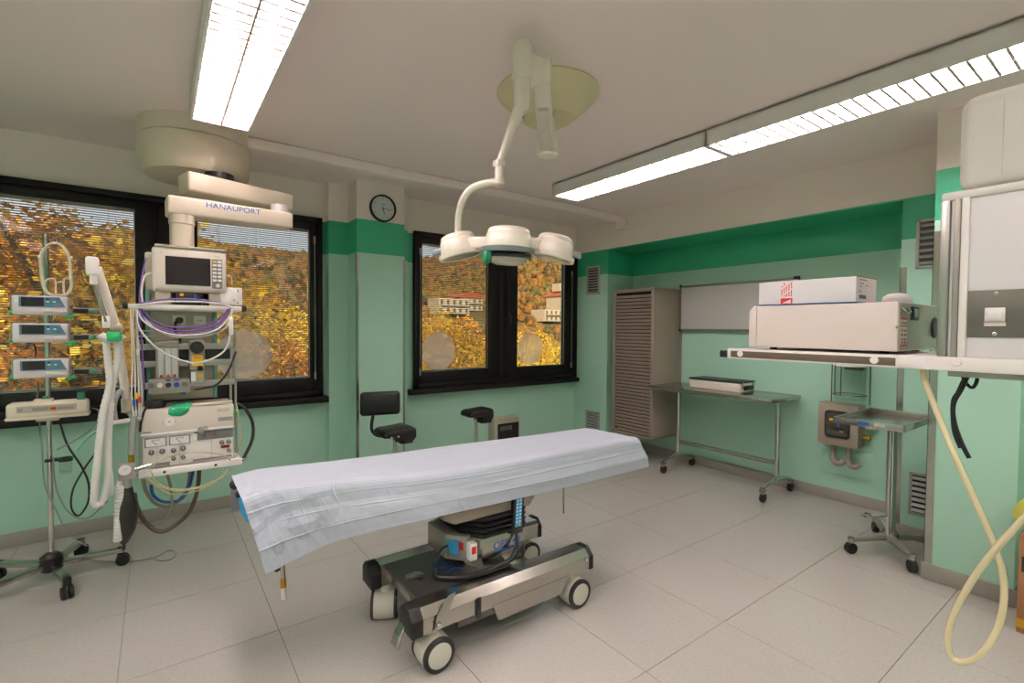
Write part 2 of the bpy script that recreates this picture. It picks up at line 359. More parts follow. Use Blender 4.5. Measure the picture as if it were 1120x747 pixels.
# ---- windows
def window(idx, W, sashes, sill_x):
    root = bpy.data.objects.new('window_%d' % idx, None); col.objects.link(root); struct(root); root.location = ((W[0]+W[1])/2, YW, W[2])
    f = B(); x0, x1, z0, z1 = W
    f.span((x0, 4.70, z1-.045), (x1, 4.83, z1), .004); f.span((x0, 4.70, z0), (x1, 4.83, z0+.05), .004)
    f.span((x0, 4.70, z0), (x0+.045, 4.83, z1), .004); f.span((x1-.045, 4.70, z0), (x1, 4.83, z1), .004)
    mid = (sashes[0][1]+sashes[1][0])/2
    f.span((mid-.06, 4.722, z0), (mid+.06, 4.83, z1), .004); f.span((x0, 4.722, z0), (x0+.07, 4.83, z1)); f.span((x1-.07, 4.722, z0), (x1, 4.83, z1)); f.span((x0, 4.722, z0), (x1, 4.83, z0+.07)); f.span((x0, 4.722, z1-.07), (x1, 4.83, z1))
    f.build('outer_frame', 'frame_black', root, world=True)
    for k, (a, b_) in enumerate(sashes):
        sx0 = x0+.048 if k == 0 else mid+.053; sx1 = mid-.053 if k == 0 else x1-.048
        sz0, sz1 = z0+.053, z1-.048; g0, g1 = 1.075, 2.44
        s = B(); s.span((sx0, 4.715, sz0), (a, 4.80, sz1), .006); s.span((b_, 4.715, sz0), (sx1, 4.80, sz1), .006)
        s.span((a, 4.715, sz0), (b_, 4.80, g0), .006); s.span((a, 4.715, g1), (b_, 4.80, sz1), .006)
        so_ = s.build('sash', 'frame_black', root, world=True)
        B().span((a, 4.748, g0), (b_, 4.752, g1)).build('pane', 'glass', so_, world=True)
        B().span((a, 4.792, g0), (b_, 4.795, g1)).build('pane', 'glass', so_, world=True)
        gk = B(); 
        for (p, q_) in (((a, g0), (a+.006, g1)), ((b_-.006, g0), (b_, g1)), ((a, g0), (b_, g0+.006)), ((a, g1-.006), (b_, g1))): gk.span((p[0], 4.742, p[1]), (q_[0], 4.747, q_[1]))
        gk.build('glazing_bead', 'aluminium', so_, world=True)
    si = B(); si.span((sill_x[0], 4.645, .845), (sill_x[1], 4.80, .90), .006)
    si.build('window_sill', 'sill_black', root, world=True)
    return root
S1 = [(-1.0, -.135), (.267, 1.137)]; S2 = [(2.262, 3.112), (3.522, 4.300)]
w1 = window(1, W1, S1, (-1.17, 1.284)); w2 = window(2, W2, S2, (2.09, 4.60-.101))
def stay(root, x, z0, z1):
    q = B().cyl((x, 4.70, z0), (x, 4.70, z1), .004, n=8); q.span((x-.008, 4.694, z1-.05), (x+.008, 4.716, z1+.02), .003); q.span((x-.008, 4.694, z0-.02), (x+.008, 4.716, z0+.05), .003)
    q.build('blind_rod', 'aluminium', root, world=True)
stay(w1, 1.175, 1.08, 2.36); stay(w2, 2.232, 1.06, 2.36); stay(w2, 4.40, 1.05, 2.28)
for root, x, z, r in ((w1, .60, 1.30, .215), (w2, 2.47, 1.29, .205), (w2, 3.745, 1.29, .20)):
    B().cyl((x, 4.746, z), (x, 4.7475, z), r, n=48).build('frosted_sticker', 'frost', root, world=True)
# handle on the mullion of the far window
for root, x in ((w1, .19), (w2, 3.40)):
    q = B().span((x-.015, 4.70, 1.62), (x+.015, 4.716, 1.74), .004); q.span((x-.01, 4.672, 1.69), (x+.01, 4.70, 1.71), .003); q.span((x-.009, 4.662, 1.58), (x+.009, 4.676, 1.71), .004)
    q.build('handle', 'black_plastic', root, world=True)
# ---- blinds hanging between the panes
def blind(a, b_, label):
    root = thing('venetian_blind', label, 'blind', ((a+b_)/2, 4.772, 1.08), group='blinds between the panes')
    z = 1.10; vs, fs = [], []; tl = R(-20); hw = .0084
    while z < 2.425:
        for sx in (a+.004, b_-.004):
            for (dy, dz) in ((-hw, -hw*math.sin(tl)), (0, .0016), (hw, hw*math.sin(tl))): vs.append((sx, 4.772+dy*math.cos(tl), z+dz))
        n = len(vs)-6; fs += [(n, n+3, n+4, n+1), (n+1, n+4, n+5, n+2)]; z += .0172
    me = bpy.data.meshes.new('slats'); me.from_pydata(vs, [], fs); me.materials.append(MATS['aluminium_slat']); me.polygons.foreach_set('use_smooth', [True]*len(fs))
    o = bpy.data.objects.new('slats', me); col.objects.link(o); o.parent = root; o.location = -root.location; o['kind'] = 'stuff'
    B().span((a+.003, 4.762, 2.418), (b_-.003, 4.782, 2.438)).build('head_rail', 'aluminium', root, world=True)
    B().span((a+.003, 4.766, 1.078), (b_-.003, 4.778, 1.09)).build('bottom_rail', 'aluminium', root, world=True)
    for t in (.18, .5, .82):
        x = a+(b_-a)*t; B().span((x-.0012, 4.764, 1.085), (x+.0012, 4.7655, 2.42)).build('ladder_cord', 'grey_cable', root, world=True)
mat('aluminium_slat', '8C8580', .5, var=.03)
blind(*S1[0], 'grey slatted blind in the window sash behind the syringe pumps'); blind(*S1[1], 'grey slatted blind in the sash right behind the patient monitor rack'); blind(*S2[0], 'grey slatted blind in the far window, beside the pillar with the clock')

# ================================================================== CEILING LIGHTS
def light_fixture():
    root = thing('ceiling_light', '', 'light')
    L, Wd, H = 1.55, .318, .105; z = -.012
    h = B(); h.span((-Wd/2, -L/2, z-.012), (Wd/2, L/2, z))
    for s in (-1, 1): h.span((s*Wd/2, -L/2, z-H), (s*(Wd/2-.014), L/2, z)); h.span((-Wd/2, s*L/2, z-H), (Wd/2, s*(L/2-.018), z))
    h.build('housing', 'fixture_white', root)
    B().span((-Wd/2+.03, -L/2+.03, -.0005), (Wd/2-.03, L/2-.03, z)).build('mounting_plate', 'steel_dark', root)
    B().span((-Wd/2+.015, -L/2+.02, z-.018), (Wd/2-.015, L/2-.02, z-.0125)).build('reflector', 'light_reflector', root)
    B().span((-.004, -L/2+.02, z-H-.0015), (.004, L/2-.02, z-.03)).build('spine', 'brushed', root)
    tb = None
    for x in (-.073, .073):
        if tb is None: tb = B().cyl((0, -L/2+.03, 0), (0, L/2-.03, 0), .014, n=8).build('fluorescent_tube', 'tube_light', root, loc=(x, 0, z-.066))
        else: inst(tb, root, (x, 0, z-.066))
    bl = None; n = 24
    for i in range(1, n):
        y = -L/2+L*i/n
        for x in (-.074, .074):
            if bl is None:
                q = B().prism([(-.006, -.022), (-.001, 0), (.001, 0), (.006, -.022)][::-1], .138, frame((-.069, 0, 0), (0, 1, 0), (0, 0, 1)))
                bl = q.build('louver_blade', 'blade_white', root, loc=(x, y, z-H+.024))
            else: inst(bl, root, (x, y, z-H+.024))
    return root
lt = light_fixture()
spots = [((3.118, 2.665, ZC), 'white twin-tube louvred ceiling light ending above the far window beside the operating lamp', 0),
         ((3.118, 1.113, ZC), 'white twin-tube louvred ceiling light continuing the row above the white supply boom', 0),
         ((.325, 2.70, ZC), 'white twin-tube louvred ceiling light in front of the round boom drum', 0),
         ((.325, 1.12, ZC), 'added unseen twin-tube louvred ceiling light in the row leading away from the drum', 0),  # assumed next fixture of the drum row, out of frame, added for lighting
         ((.325, -.9, ZC), 'added unseen twin-tube louvred ceiling light near the back wall, drum row', 0),  # behind the camera, out of view; added for more light
         ((-1.5, 2.70, ZC), 'added unseen twin-tube louvred ceiling light by the left wall, nearest the windows', 0),  # out of frame; added to light the rack, infusion stand and window wall
         ((1.72, -.9, ZC), 'added unseen twin-tube louvred ceiling light near the back wall, centre row', 0),  # unseen, added behind the camera to light surfaces facing it
         ((-1.5, 1.12, ZC), 'added unseen twin-tube louvred ceiling light by the left wall, in line with the supply boom', 0),  # not in view; put in to brighten the white supply boom
         ((-1.5, -.9, ZC), 'added unseen twin-tube louvred ceiling light in the back corner by the left wall', 0),  # added out of view, helps front-light the rack and drape
         ((3.118, -.9, ZC), 'added unseen twin-tube louvred ceiling light near the back wall, supply boom row', 0)]  # unseen fixture behind the camera, added to raise the room's brightness
for i, (p, lb, rz) in enumerate(spots):
    o = lt if i == 0 else copy_tree(lt)
    o.location = p; tag(o, lb, 'light', 'louvred ceiling lights')

# ================================================================== LEFT SUPPLY BOOM AND ITS RACK
YF = 3.22
bo = thing('supply_boom', 'cream ceiling supply boom with round drum, folded arms and equipment rack', 'supply boom', (.19, 4.02, ZC))
B().lathe([(0, 0), (.322, 0), (.322, -.105), (.317, -.11)], 48, Matrix.Translation((.225, 3.99, ZC-.0005))).build('drum_collar', 'boom_grey', bo, world=True)
B().lathe([(.30, -.112), (.326, -.114), (.326, -.20), (.316, -.30), (.29, -.335), (.24, -.345), (0, -.345)], 48, Matrix.Translation((.225, 3.99, ZC))).build('drum', 'boom_grey', bo, world=True)
def box_arm(p, q, z0, z1, wd, h1, name):           # p, q: ends of the front face on plan
    p, q = Vector((p.x, p.y, 0)), Vector((q.x, q.y, 0)); d = (q-p).normalized(); n = Vector((-d.y, d.x, 0))
    t = B(); bm = t.bm; c = [p, q, q+n*wd, p+n*wd]
    lo = [bm.verts.new((v.x, v.y, z0+(h1 if k in (1, 2) else 0))) for k, v in enumerate(c)]; hi = [bm.verts.new((v.x, v.y, z1)) for v in c]
    bm.faces.new(lo[::-1]); bm.faces.new(hi)
    for i in range(4): j = (i+1) % 4; bm.faces.new((lo[i], lo[j], hi[j], hi[i]))
    bmesh.ops.recalc_face_normals(bm, faces=bm.faces)
    bmesh.ops.bevel(bm, geom=list(bm.edges), offset=.014, segments=3, profile=.5, affect='EDGES')
    return t.build(name, 'boom_grey', bo, world=True), d, n
def atd(x, y, d): return CAM + ray(x, y)*d
ua, _, nU = box_arm(atd(206, 190, 2.93), atd(321, 222, 3.46), 2.368, 2.488, .17, .012, 'upper_arm')
pf, qf = atd(183, 222, 2.78), atd(321, 240, 3.22)
la, dv, nL = box_arm(pf, qf, 2.195, 2.303, .17, .006, 'lower_arm')
bp_ = atd(240, 195, 3.2)
B().cyl((bp_.x, bp_.y, 2.488), (bp_.x, bp_.y, 2.545), .085, n=28).build('drum_bearing', 'black_plastic', bo, world=True)
ej = atd(306, 232, 3.36); B().cyl((ej.x, ej.y, 2.30), (ej.x, ej.y, 2.385), .06).build('elbow_joint', 'white_plastic', bo, world=True)
P1, Q1 = Vector((pf.x, pf.y, 0)), Vector((qf.x, qf.y, 0)); rr_ = ray(256, 228.5)
kk = (P1-CAM).dot(nL)/rr_.dot(nL); mid = CAM+rr_*kk-nL*.0012
text('lettering', 'HANAUPORT', .044, frame(mid, dv, (0, 0, 1)), 'blue_print', la, sx=1.12)
cc = atd(199, 250, 2.87)
B().lathe([(.066, 0), (.066, -.05), (.061, -.055), (.061, -.24), (0, -.24)], 28, Matrix.Translation((cc.x, cc.y, 2.197))).build('column', 'boom_grey', bo, world=True)
B().cyl((cc.x, cc.y, 1.95), (cc.x+.01, 3.46, 1.93), .05).build('column_foot', 'boom_grey', bo, world=True)
# rack: service panel, posts, rails, shelves
B().span((-.055, 3.40, 1.12), (.285, 3.55, 1.96), .012).build('service_panel', 'cream_dark', bo, world=True)
for a, b_ in ((-.055, -.035), (.265, .285)): B().span((a, 3.385, 1.12), (b_, 3.40, 1.75), .003).build('panel_profile', 'pump_green', bo, world=True)
for x in (-.088, -.072, .352, .378): B().span((x-.006, 3.36, .76), (x+.006, 3.385, 1.47 if x < .3 else 1.53), .003).build('post', 'aluminium', bo, world=True)
B().span((-.115, 3.20, 1.632), (.385, 3.42, 1.652), .004).build('shelf', 'white_plastic', bo, world=True)
rl = B().span((-.125, 3.185, 1.637), (.395, 3.20, 1.662), .004).build('shelf_rail', 'white_plastic', bo, world=True)
for x in (-.135, .405): B().span((x-.012, 3.183, 1.633), (x+.012, 3.202, 1.666), .003).build('rail_cap', 'black_plastic', rl, world=True)
for z in (1.43, 1.335, 1.215): B().span((-.085, 3.34, z-.017), (.37, 3.36, z+.017), .004).build('cross_rail', 'aluminium', bo, world=True)
B().span((-.08, 3.355, 1.345), (.35, 3.40, 1.415)).build('rail_bracket', 'black_plastic', bo, world=True)
tr = B().span((-.088, 3.19, .752), (.385, 3.52, .776), .004).build('lower_shelf', 'white_plastic', bo, world=True)
B().span((-.09, 3.175, .748), (.388, 3.192, .784), .004).build('shelf_edge_rail', 'white_plastic', tr, world=True)
for x in (.02, .255): disc(FY((x, 3.175, .766)), 0, 0, .007).build('rail_screw', 'black_plastic', tr, world=True)
B().cyl((-.06, 3.19, .766), (-.16, 3.19, .766), .007).build('side_bar', 'chrome', tr, world=True)
B().cyl((.385, 3.19, .775), (.42, 3.19, .775), .007).build('side_bar', 'chrome', tr, world=True)
for x, z in ((.10, 1.58), (.20, 1.58)):
    so_ = plate(FY((x, 3.40, z)), -.03, .03, -.028, .028, .006, .001).build('socket', 'white_plastic', bo, world=True)
    if x < .15: disc(FY((x, 3.394, z)), 0, 0, .02, .03).build('plug', 'black_plastic', so_, world=True)
    else: text('socket_mark', '230V', .012, FY((x, 3.3935, z)), 'black_plastic', so_)
for z in (1.49, 1.52): B().span((-.10, 3.33, z-.004), (-.02, 3.35, z+.004)).build('bracket_arm', 'aluminium', bo, world=True)

# monitor on top of the rack
mo = thing('patient_monitor', 'cream patient monitor with dark blank screen and key pad on the boom rack', 'monitor', (.15, 3.33, 1.70))
mb = B().span((-.022, YF, 1.735), (.322, 3.40, 1.975), .018, 3).build('case', 'cream', mo, world=True)
B().span((-.01, YF-.004, 1.972), (.315, 3.40, 1.985), .004).build('top_lip', 'cream_dark', mo, world=True)
plate(FY((0, YF-.0005, 0)), -.005, .308, 1.752, 1.962, .004, .001).build('front_bezel', 'cream', mo, world=True)
plate(FY((0, YF-.0045, 0)), .036, .243, 1.771, 1.925, .002).build('screen', 'screen_dark', mo, world=True)
kp = plate(FY((0, YF-.0045, 0)), .249, .300, 1.760, 1.925, .002).build('key_pad', 'panel_grey', mo, world=True)
for i in range(6):
    for j in range(2):
        plate(FY((0, YF-.0065, 0)), .253+j*.024, .272+j*.024, 1.905-i*.021, 1.917-i*.021, .003, .0008).build('key', 'yellow_label' if i == 0 and j == 0 else 'white_plastic', kp, world=True)
disc(FY((.277, YF-.0065, 1.776)), 0, 0, .011, .016).build('rotary_knob', 'cream', mo, world=True)
text('lettering', 'S/5', .010, FY((.02, YF-.005, 1.94)), 'panel_grey', mo); text('lettering', 'monitor', .008, FY((.275, YF-.005, 1.94)), 'panel_grey', mo)
B().span((.08, 3.24, 1.655), (.20, 3.38, 1.733), .004).build('module_tray', 'black_plastic', mo, world=True)
plate(FY((0, 3.239, 0)), .10, .118, 1.712, 1.728, .002).build('module_tag', 'yellow_label', mo, world=True)
plate(FY((0, 3.239, 0)), .165, .177, 1.69, 1.725, .004).build('module_plug', 'blue_print', mo, world=True)
for x in (-.01, .235): B().span((x, 3.24, 1.653), (x+.07, 3.39, 1.734), .004).build('foot_block', 'cream_dark', mo, world=True)
ib = thing('interface_box', 'small white junction box at the end of the rack shelf beside the monitor', 'box', (.345, 3.28, 1.653))
B().span((.288, 3.235, 1.672), (.402, 3.33, 1.772), .005).build('case', 'white_plastic', ib, world=True)
for x, z in ((.378, 1.755), (.378, 1.685), (.36, 1.70)): disc(FY((x, 3.2355, z)), 0, 0, .004, .003).build('screw', 'panel_grey', ib, world=True)
B().span((.296, 3.255, 1.653), (.39, 3.32, 1.674)).build('foot', 'cream_dark', ib, world=True)

# flow meters with their knob block
fm = thing('flowmeter_block', 'grey gas flowmeter block with three glass tubes and round knobs', 'flowmeter', (.04, 3.33, 1.165))
B().span((-.012, 3.275, 1.25), (.093, 3.335, 1.455), .004).build('back_plate', 'aluminium', fm, world=True)
B().span((-.014, 3.262, 1.435), (.096, 3.338, 1.463), .004).build('top_cap', 'brushed', fm, world=True)
for i, (x, c_) in enumerate(((.012, 'red_knob'), (.043, 'red_knob'), (.073, 'red_knob'))):
    plate(FY((x, 3.2745, 0)), -.011, .011, 1.265, 1.425, .003).build('scale', 'paper_white', fm, world=True)
    B().cyl((x, 3.262, 1.262), (x, 3.262, 1.43), .008, n=12).build('glass_tube', 'clear', fm, world=True)
    B().cyl((x, 3.262, 1.265), (x, 3.262, 1.28), .006, n=10).build('float', c_, fm, world=True)
kb = B().span((-.045, 3.25, 1.178), (.142, 3.335, 1.255), .005).build('knob_block', 'brushed', fm, world=True)
for x, c_ in ((-.03, 'dial_grey'), (.006, 'white_plastic'), (.043, 'black_plastic'), (.080, 'blue_print'), (.118, 'dial_grey')): disc(FY((x, 3.2505, 1.225)), 0, 0, .013, .022).build('knob', c_, kb, world=True)
for x, c_ in ((.043, 'black_plastic'), (.080, 'blue_print')): plate(FY((x, 3.2495, 0)), -.012, .012, 1.247, 1.254, .002).build('gas_tag', c_, kb, world=True)
# vaporiser
vp = thing('vaporizer', 'grey anaesthetic vaporizer with black dial and yellow label on the rack', 'vaporizer', (.175, 3.30, 1.225))
B().span((.140, 3.235, 1.30), (.214, 3.335, 1.465), .01).build('body', 'brushed', vp, world=True)
B().lathe([(0, 0), (.034, 0), (.034, .022), (.030, .03), (.012, .032), (.012, .045), (0, .045)], 28, FY((.176, 3.236, 1.428))).build('dial', 'black_plastic', vp, world=True)
plate(FY((.176, 3.2355, 0)), -.024, .026, 1.325, 1.385, .002).build('label_plate', 'yellow_label', vp, world=True)
text('lettering', 'VOL %', .011, FY((.176, 3.233, 1.37)), 'black_plastic', vp)
lo = B().span((.145, 3.245, 1.222), (.210, 3.33, 1.298), .006).build('filler_block', 'aluminium', vp, world=True)
plate(FY((.19, 3.2445, 0)), -.013, .013, 1.258, 1.280, .002).build('label_plate', 'yellow_label', lo, world=True)
disc(FY((.188, 3.236, 1.312)), 0, 0, .014, .02).build('filler_cap', 'black_plastic', vp, world=True)
plate(FY((.158, 3.2445, 0)), -.011, .011, 1.24, 1.29, .003).build('sight_glass', 'paper_white', lo, world=True)

# ventilator on the lower shelf
ve = thing('ventilator', 'cream anaesthesia ventilator with meters and knobs on the lower rack shelf', 'ventilator', (.14, 3.36, .777))
B().span((-.078, YF, .965), (.352, 3.50, 1.098), .008).build('upper_case', 'cream', ve, world=True)
B().span((-.072, YF+.012, .782), (.350, 3.50, .967), .006).build('lower_case', 'white_plastic', ve, world=True)
B().span((-.08, YF-.004, .958), (.353, YF+.02, .972), .003).build('trim_strip', 'white_plastic', ve, world=True)
f_ = FY((0, YF+.0115, 0))
for x0 in (-.065, .042):
    mt = plate(f_, x0, x0+.098, .895, .945, .003, .001).build('meter', 'panel_grey', ve, world=True)
    plate(FY((0, YF+.0085, 0)), x0+.006, x0+.092, .899, .940, .002).build('meter_scale', 'paper_white', mt, world=True)
    B().prism([(x0+.03, .93), (x0+.031, .932), (x0+.055, .906), (x0+.053, .904)], .001, FY((0, YF+.006, 0))).build('needle', 'black_plastic', mt, world=True)
    text('scale_numbers', '20 40 60', .010, FY((x0+.049, YF+.0062, .932)), 'black_plastic', mt)
for x, z, r in ((-.035, .868, .014), (.012, .868, .014), (.062, .866, .013), (.105, .872, .014), (.062, .822, .011), (.105, .822, .011), (.29, .880, .012), (.325, .880, .012), (.325, .828, .010)):
    kn = disc(f_, x, z, r, .022).build('knob', 'dial_grey', ve, world=True)
    plate(FY((0, YF-.0105, 0)), x-.0015, x+.0015, z, z+r*.8, .001).build('pointer', 'white_plastic', kn, world=True)
plate(f_, .158, .348, .905, .955, .003, .001).build('dark_panel', 'panel_grey', ve, world=True)
for x in (.205, .262): disc(FY((0, YF+.0085, 0)), x, .93, .012, .018).build('knob', 'dial_grey', ve, world=True)
plate(f_, .150, .172, .905, .945, .006, .001).build('switch', 'white_plastic', ve, world=True)
plate(f_, .286, .330, .845, .860, .002).build('display', 'dark_red', ve, world=True)
plate(f_, -.07, .045, .786, .806, .002).build('dark_panel', 'panel_grey', ve, world=True)
plate(f_, .15, .34, .790, .800, .002).build('dark_panel', 'panel_grey', ve, world=True)
for x in (-.01, .09, .24): B().span((x-.0006, YF+.0095, .785), (x+.0006, YF+.012, .95)).build('panel_joint', 'panel_grey', ve, world=True)
g = FY((0, YF-.0003, 0))
gd = disc(g, .045, 1.025, .024, .005).build('pressure_gauge', 'paper_white', ve, world=True)
for p_ in ([(.012, 1.025), (.024, 1.018), (.024, 1.032)], [(.078, 1.025), (.066, 1.018), (.066, 1.032)]): B().prism(p_, .002, g).build('gauge_lug', 'brushed', gd, world=True)
text('lettering', '8', .016, FY((.045, YF-.0056, 1.027)), 'black_plastic', gd)
plate(g, .265, .330, 1.058, 1.078, .001).build('label_plate', 'drape_hem', ve, world=True); plate(FY((0, YF-.0014, 0)), .272, .324, 1.062, 1.072, .0006).build('label_print', 'yellow_label', ve, world=True)
plate(g, .272, .345, 1.005, 1.026, .001).build('label_plate', 'label_grey', ve, world=True)
plate(g, -.07, -.035, .975, .982, .001).build('maker_mark', 'teal_panel', ve, world=True)
disc(FY((.19, YF-.003, .966)), 0, 0, .017, .02).build('lock', 'brushed', ve, world=True); disc(FY((.215, YF-.003, .975)), 0, 0, .010, .016).build('lock', 'cream_dark', ve, world=True)
for z in (1.04, 1.065): B().span((.352, YF+.01, z-.006), (.372, YF+.03, z+.006), .003).build('hose_clip', 'green_plastic', ve, world=True)
# things on top of the ventilator
tag(B().lathe([(0, 0), (.012, 0), (.012, .05), (0, .05)], 14, frame((.075, 3.27, 1.19), (0, 1, 0), (.3, 0, 1))).build('glove_peg', 'blue_print'), 'small blue peg above the green cloth on the ventilator', 'peg')
cl = B(); bm = cl.bm; rows = []
for i in range(7):
    u = i/6; row = []
    for j in range(7):
        v = j/6; x = .055+.095*u+.015*math.sin(v*5); y = 3.30-.10*v; z = 1.104+.006*math.sin(u*9+v*4)+.014*math.exp(-((u-.5)**2+(v-.1)**2)*9)
        if y < YF-.001: z -= (YF-y)*3.0*(1-abs(u-.45)); y = YF-.003
        row.append(bm.verts.new((x, y, z)))
    rows.append(row)
for i in range(6):
    for j in range(6): bm.faces.new((rows[i][j], rows[i][j+1], rows[i+1][j+1], rows[i+1][j]))
bmesh.ops.recalc_face_normals(bm, faces=bm.faces)
tag(cl.build('green_cloth', 'green_cloth'), 'crumpled green mask cloth lying over the front edge of the ventilator', 'cloth').modifiers.new('thick', 'SOLIDIFY').thickness = .002
bp = thing('pressure_cuff', 'black coiled blood pressure cuff lying on the ventilator', 'cuff', (-.02, 3.27, 1.10))
B().lathe([(.012, 0), (.045, .002), (.05, .02), (.045, .042), (.012, .045), (.012, 0)], 22, Matrix.Translation((-.015, 3.28, 1.10)) @ Matrix.Diagonal((1, .7, 1, 1))).build('coil', 'black_rubber', bp, world=True)
B().tube([(-.05, 3.25, 1.12), (-.065, 3.215, 1.09), (-.078, 3.205, 1.03), (-.082, 3.205, .99)], .006).build('tail', 'black_rubber', bp, world=True)
tag(B().tube([(.15, 3.24, 1.107), (.22, 3.225, 1.108), (.30, 3.23, 1.110), (.345, 3.26, 1.108)], .008, sub=5).build('coiled_line', 'coat_cream'), 'cream coiled sampling line lying along the ventilator top', 'tube')

# ---- cables looped over the rack rail
def hang(name, pts, r, m, label, cat='cable', group=None, Y=3.18, sub=8, n=8):
    P = [ony(p[0], p[1], p[2] if len(p) > 2 else Y) for p in pts]
    return tag(B().tube(P, r, n=n, sub=sub).build(name, m), label, cat, group)
hang('monitor_cable', [(152, 338), (163, 353), (180, 360), (205, 362), (232, 357), (247, 345), (250, 338)], .0045, 'purple_cable', 'purple monitor cable hanging in the middle purple loop below the rack rail', group='purple loops', Y=3.178)
hang('monitor_cable', [(150, 338), (163, 355), (185, 363), (208, 366), (238, 357), (250, 342), (252, 337)], .0045, 'purple_cable', 'purple monitor cable hanging in the lowest purple loop below the rack rail', group='purple loops', Y=3.168)
hang('monitor_cable', [(154, 338), (168, 351), (186, 357), (208, 358), (230, 354), (245, 344), (249, 338)], .0045, 'purple_cable', 'purple monitor cable hanging in the highest purple loop below the rack rail', group='purple loops', Y=3.188)
hang('sensor_cable', [(149, 338), (158, 352), (180, 364), (206, 367), (236, 361), (252, 345), (254, 337)], .0045, 'white_cable', 'white sensor cable looped closely below the purple cables on the rack', group='white loops', Y=3.162)
hang('sensor_cable', [(150, 340), (168, 358), (190, 368), (220, 368), (245, 360), (252, 348)], .0045, 'white_cable', 'white sensor cable in the loop just under the other white loop on the rack', group='white loops', Y=3.172)
hang('sensor_cable', [(149, 338), (153, 360), (175, 383), (205, 396), (225, 395), (245, 384), (252, 366), (253, 350), (253, 338)], .0048, 'white_cable', 'long white sensor cable hanging in a deep loop across the flowmeters', Y=3.155)
hang('monitor_cable', [(152, 332), (175, 328), (205, 327), (235, 330), (250, 334)], .0045, 'purple_cable', 'purple cable lying along the top of the rack rail', Y=3.185)
hang('sensor_cable', [(150, 334), (180, 330), (215, 330), (240, 332), (252, 335)], .0045, 'white_cable', 'white cable lying along the top of the rack rail', Y=3.18)
tag(B().span(ony(250, 347, 3.16), ony(255.5, 367, 3.14), .008).build('probe', 'white_plastic'), 'white finger probe hanging at the end of the rack rail', 'probe')
hang('monitor_cable', [(160, 282, 3.25), (156, 300, 3.24), (153, 320, 3.22), (153, 345, 3.19), (156, 395, 3.18), (158, 425, 3.18)], .0042, 'purple_cable', 'purple cable running from the monitor side down the rack post', Y=3.2)
hang('sensor_cable', [(166, 298, 3.25), (158, 302, 3.24), (155, 318, 3.22), (156, 332, 3.2)], .005, 'white_cable', 'white cable curving out of the left side of the monitor')
hang('sensor_cable', [(248, 302, 3.25), (253, 303, 3.25), (254, 312, 3.26)], .003, 'white_cable', 'thin white cable plugged between monitor and junction box')
for i, (a, m_) in enumerate((((143, 338), 'white_cable'), ((146, 338), 'white_cable'), ((149, 339), 'white_cable'), ((151, 339), 'white_cable'))):
    x = a[0]; hang('electrode_lead', [(x, 338), (x+.6*(-1)**i, 360), (x+1.5, 395), (x+1+i, 430), (x+3, 455)], .0032, m_, 'white electrode leads hanging in a bundle from the rack post', group='electrode leads', Y=3.15+.008*i)
for (x, y), c_, nm in (((149.5, 433), 'yellow_label', 'yellow'), ((153, 437), 'red_knob', 'red'), ((146.5, 440), 'blue_print', 'blue'), ((150.5, 385), 'white_plastic', 'white')):
    p = ony(x, y, 3.15); tag(B().span(p-Vector((.007, .006, .016)), p+Vector((.007, .006, .016)), .004).build('electrode_clip', c_), nm+' electrode clip dangling on the lead bundle beside the rack', 'clip')

# ---- black pipes and hoses of the machine
hang('gas_hose', [(258, 440, 3.3), (268, 447, 3.28), (276, 462, 3.27), (276, 480, 3.26), (268, 498, 3.24), (264, 504, 3.22)], .009, 'black_rubber', 'thick black hose arching beside the ventilator', 'hose')
hang('gas_hose', [(213, 426, 3.24), (225, 424, 3.23), (238, 420, 3.23), (250, 405, 3.25), (258, 385, 3.32)], .006, 'black_rubber', 'black hose crossing behind the vaporizer to the rack post', 'hose')
hang('power_cord', [(192, 352, 3.36), (192, 362, 3.34), (197, 370, 3.36), (194, 385, 3.38)], .007, 'black_cable', 'black plug cord under the socket on the service panel', 'cord')
hang('gas_hose', [(218, 512, 3.35), (216, 535, 3.32), (207, 560, 3.3), (188, 577, 3.28), (172, 581, 3.28), (158, 570, 3.28), (150, 555, 3.26), (147, 540, 3.24)], .011, 'brown_hose', 'thick brown hose hanging in the lowest loop below the rack', 'hose')
hang('gas_hose', [(212, 513, 3.35), (207, 532, 3.34), (198, 546, 3.33), (180, 549, 3.33), (168, 542, 3.33), (165, 530, 3.34)], .008, 'blue_hose', 'blue gas hose looped below the ventilator shelf', 'hose')
hang('gas_hose', [(208, 513, 3.38), (205, 533, 3.38), (190, 552, 3.38), (172, 552, 3.38), (160, 538, 3.37), (156, 520, 3.36)], .009, 'taupe_hose', 'olive grey hose looped beside the blue hose under the shelf', 'hose')
hang('gas_hose', [(182, 515, 3.3), (187, 535, 3.3), (188, 555, 3.3), (180, 570, 3.3), (168, 574, 3.3), (150, 571, 3.28)], .007, 'taupe_hose', 'thin olive grey hose dropping from the middle of the shelf', 'hose')
for i, P in enumerate(([(252, 512), (240, 523), (215, 533), (190, 535), (172, 528), (165, 515)], [(248, 516), (232, 530), (205, 540), (185, 540), (170, 530), (160, 522)], [(253, 512), (235, 528), (200, 537), (175, 533), (158, 524)])):
    hang('sampling_line', P, .0035, 'clear_tube', ('pale yellow sampling line in the highest loop below the ventilator shelf', 'pale yellow sampling line in the lowest loop below the ventilator shelf', 'pale yellow sampling line in the middle loop below the ventilator shelf')[i], 'tube', 'sampling loops', Y=3.16+.012*i)
hang('sampling_line', [(166, 512), (172, 505), (190, 498), (215, 495), (240, 497), (252, 503)], .0035, 'clear_tube', 'pale yellow line arching in front of the ventilator knobs', 'tube', Y=3.165)
hang('sampling_line', [(258, 440), (262, 460), (263, 485), (258, 500)], .0035, 'clear_tube', 'pale yellow line hanging down the ventilator right side', 'tube', Y=3.17)

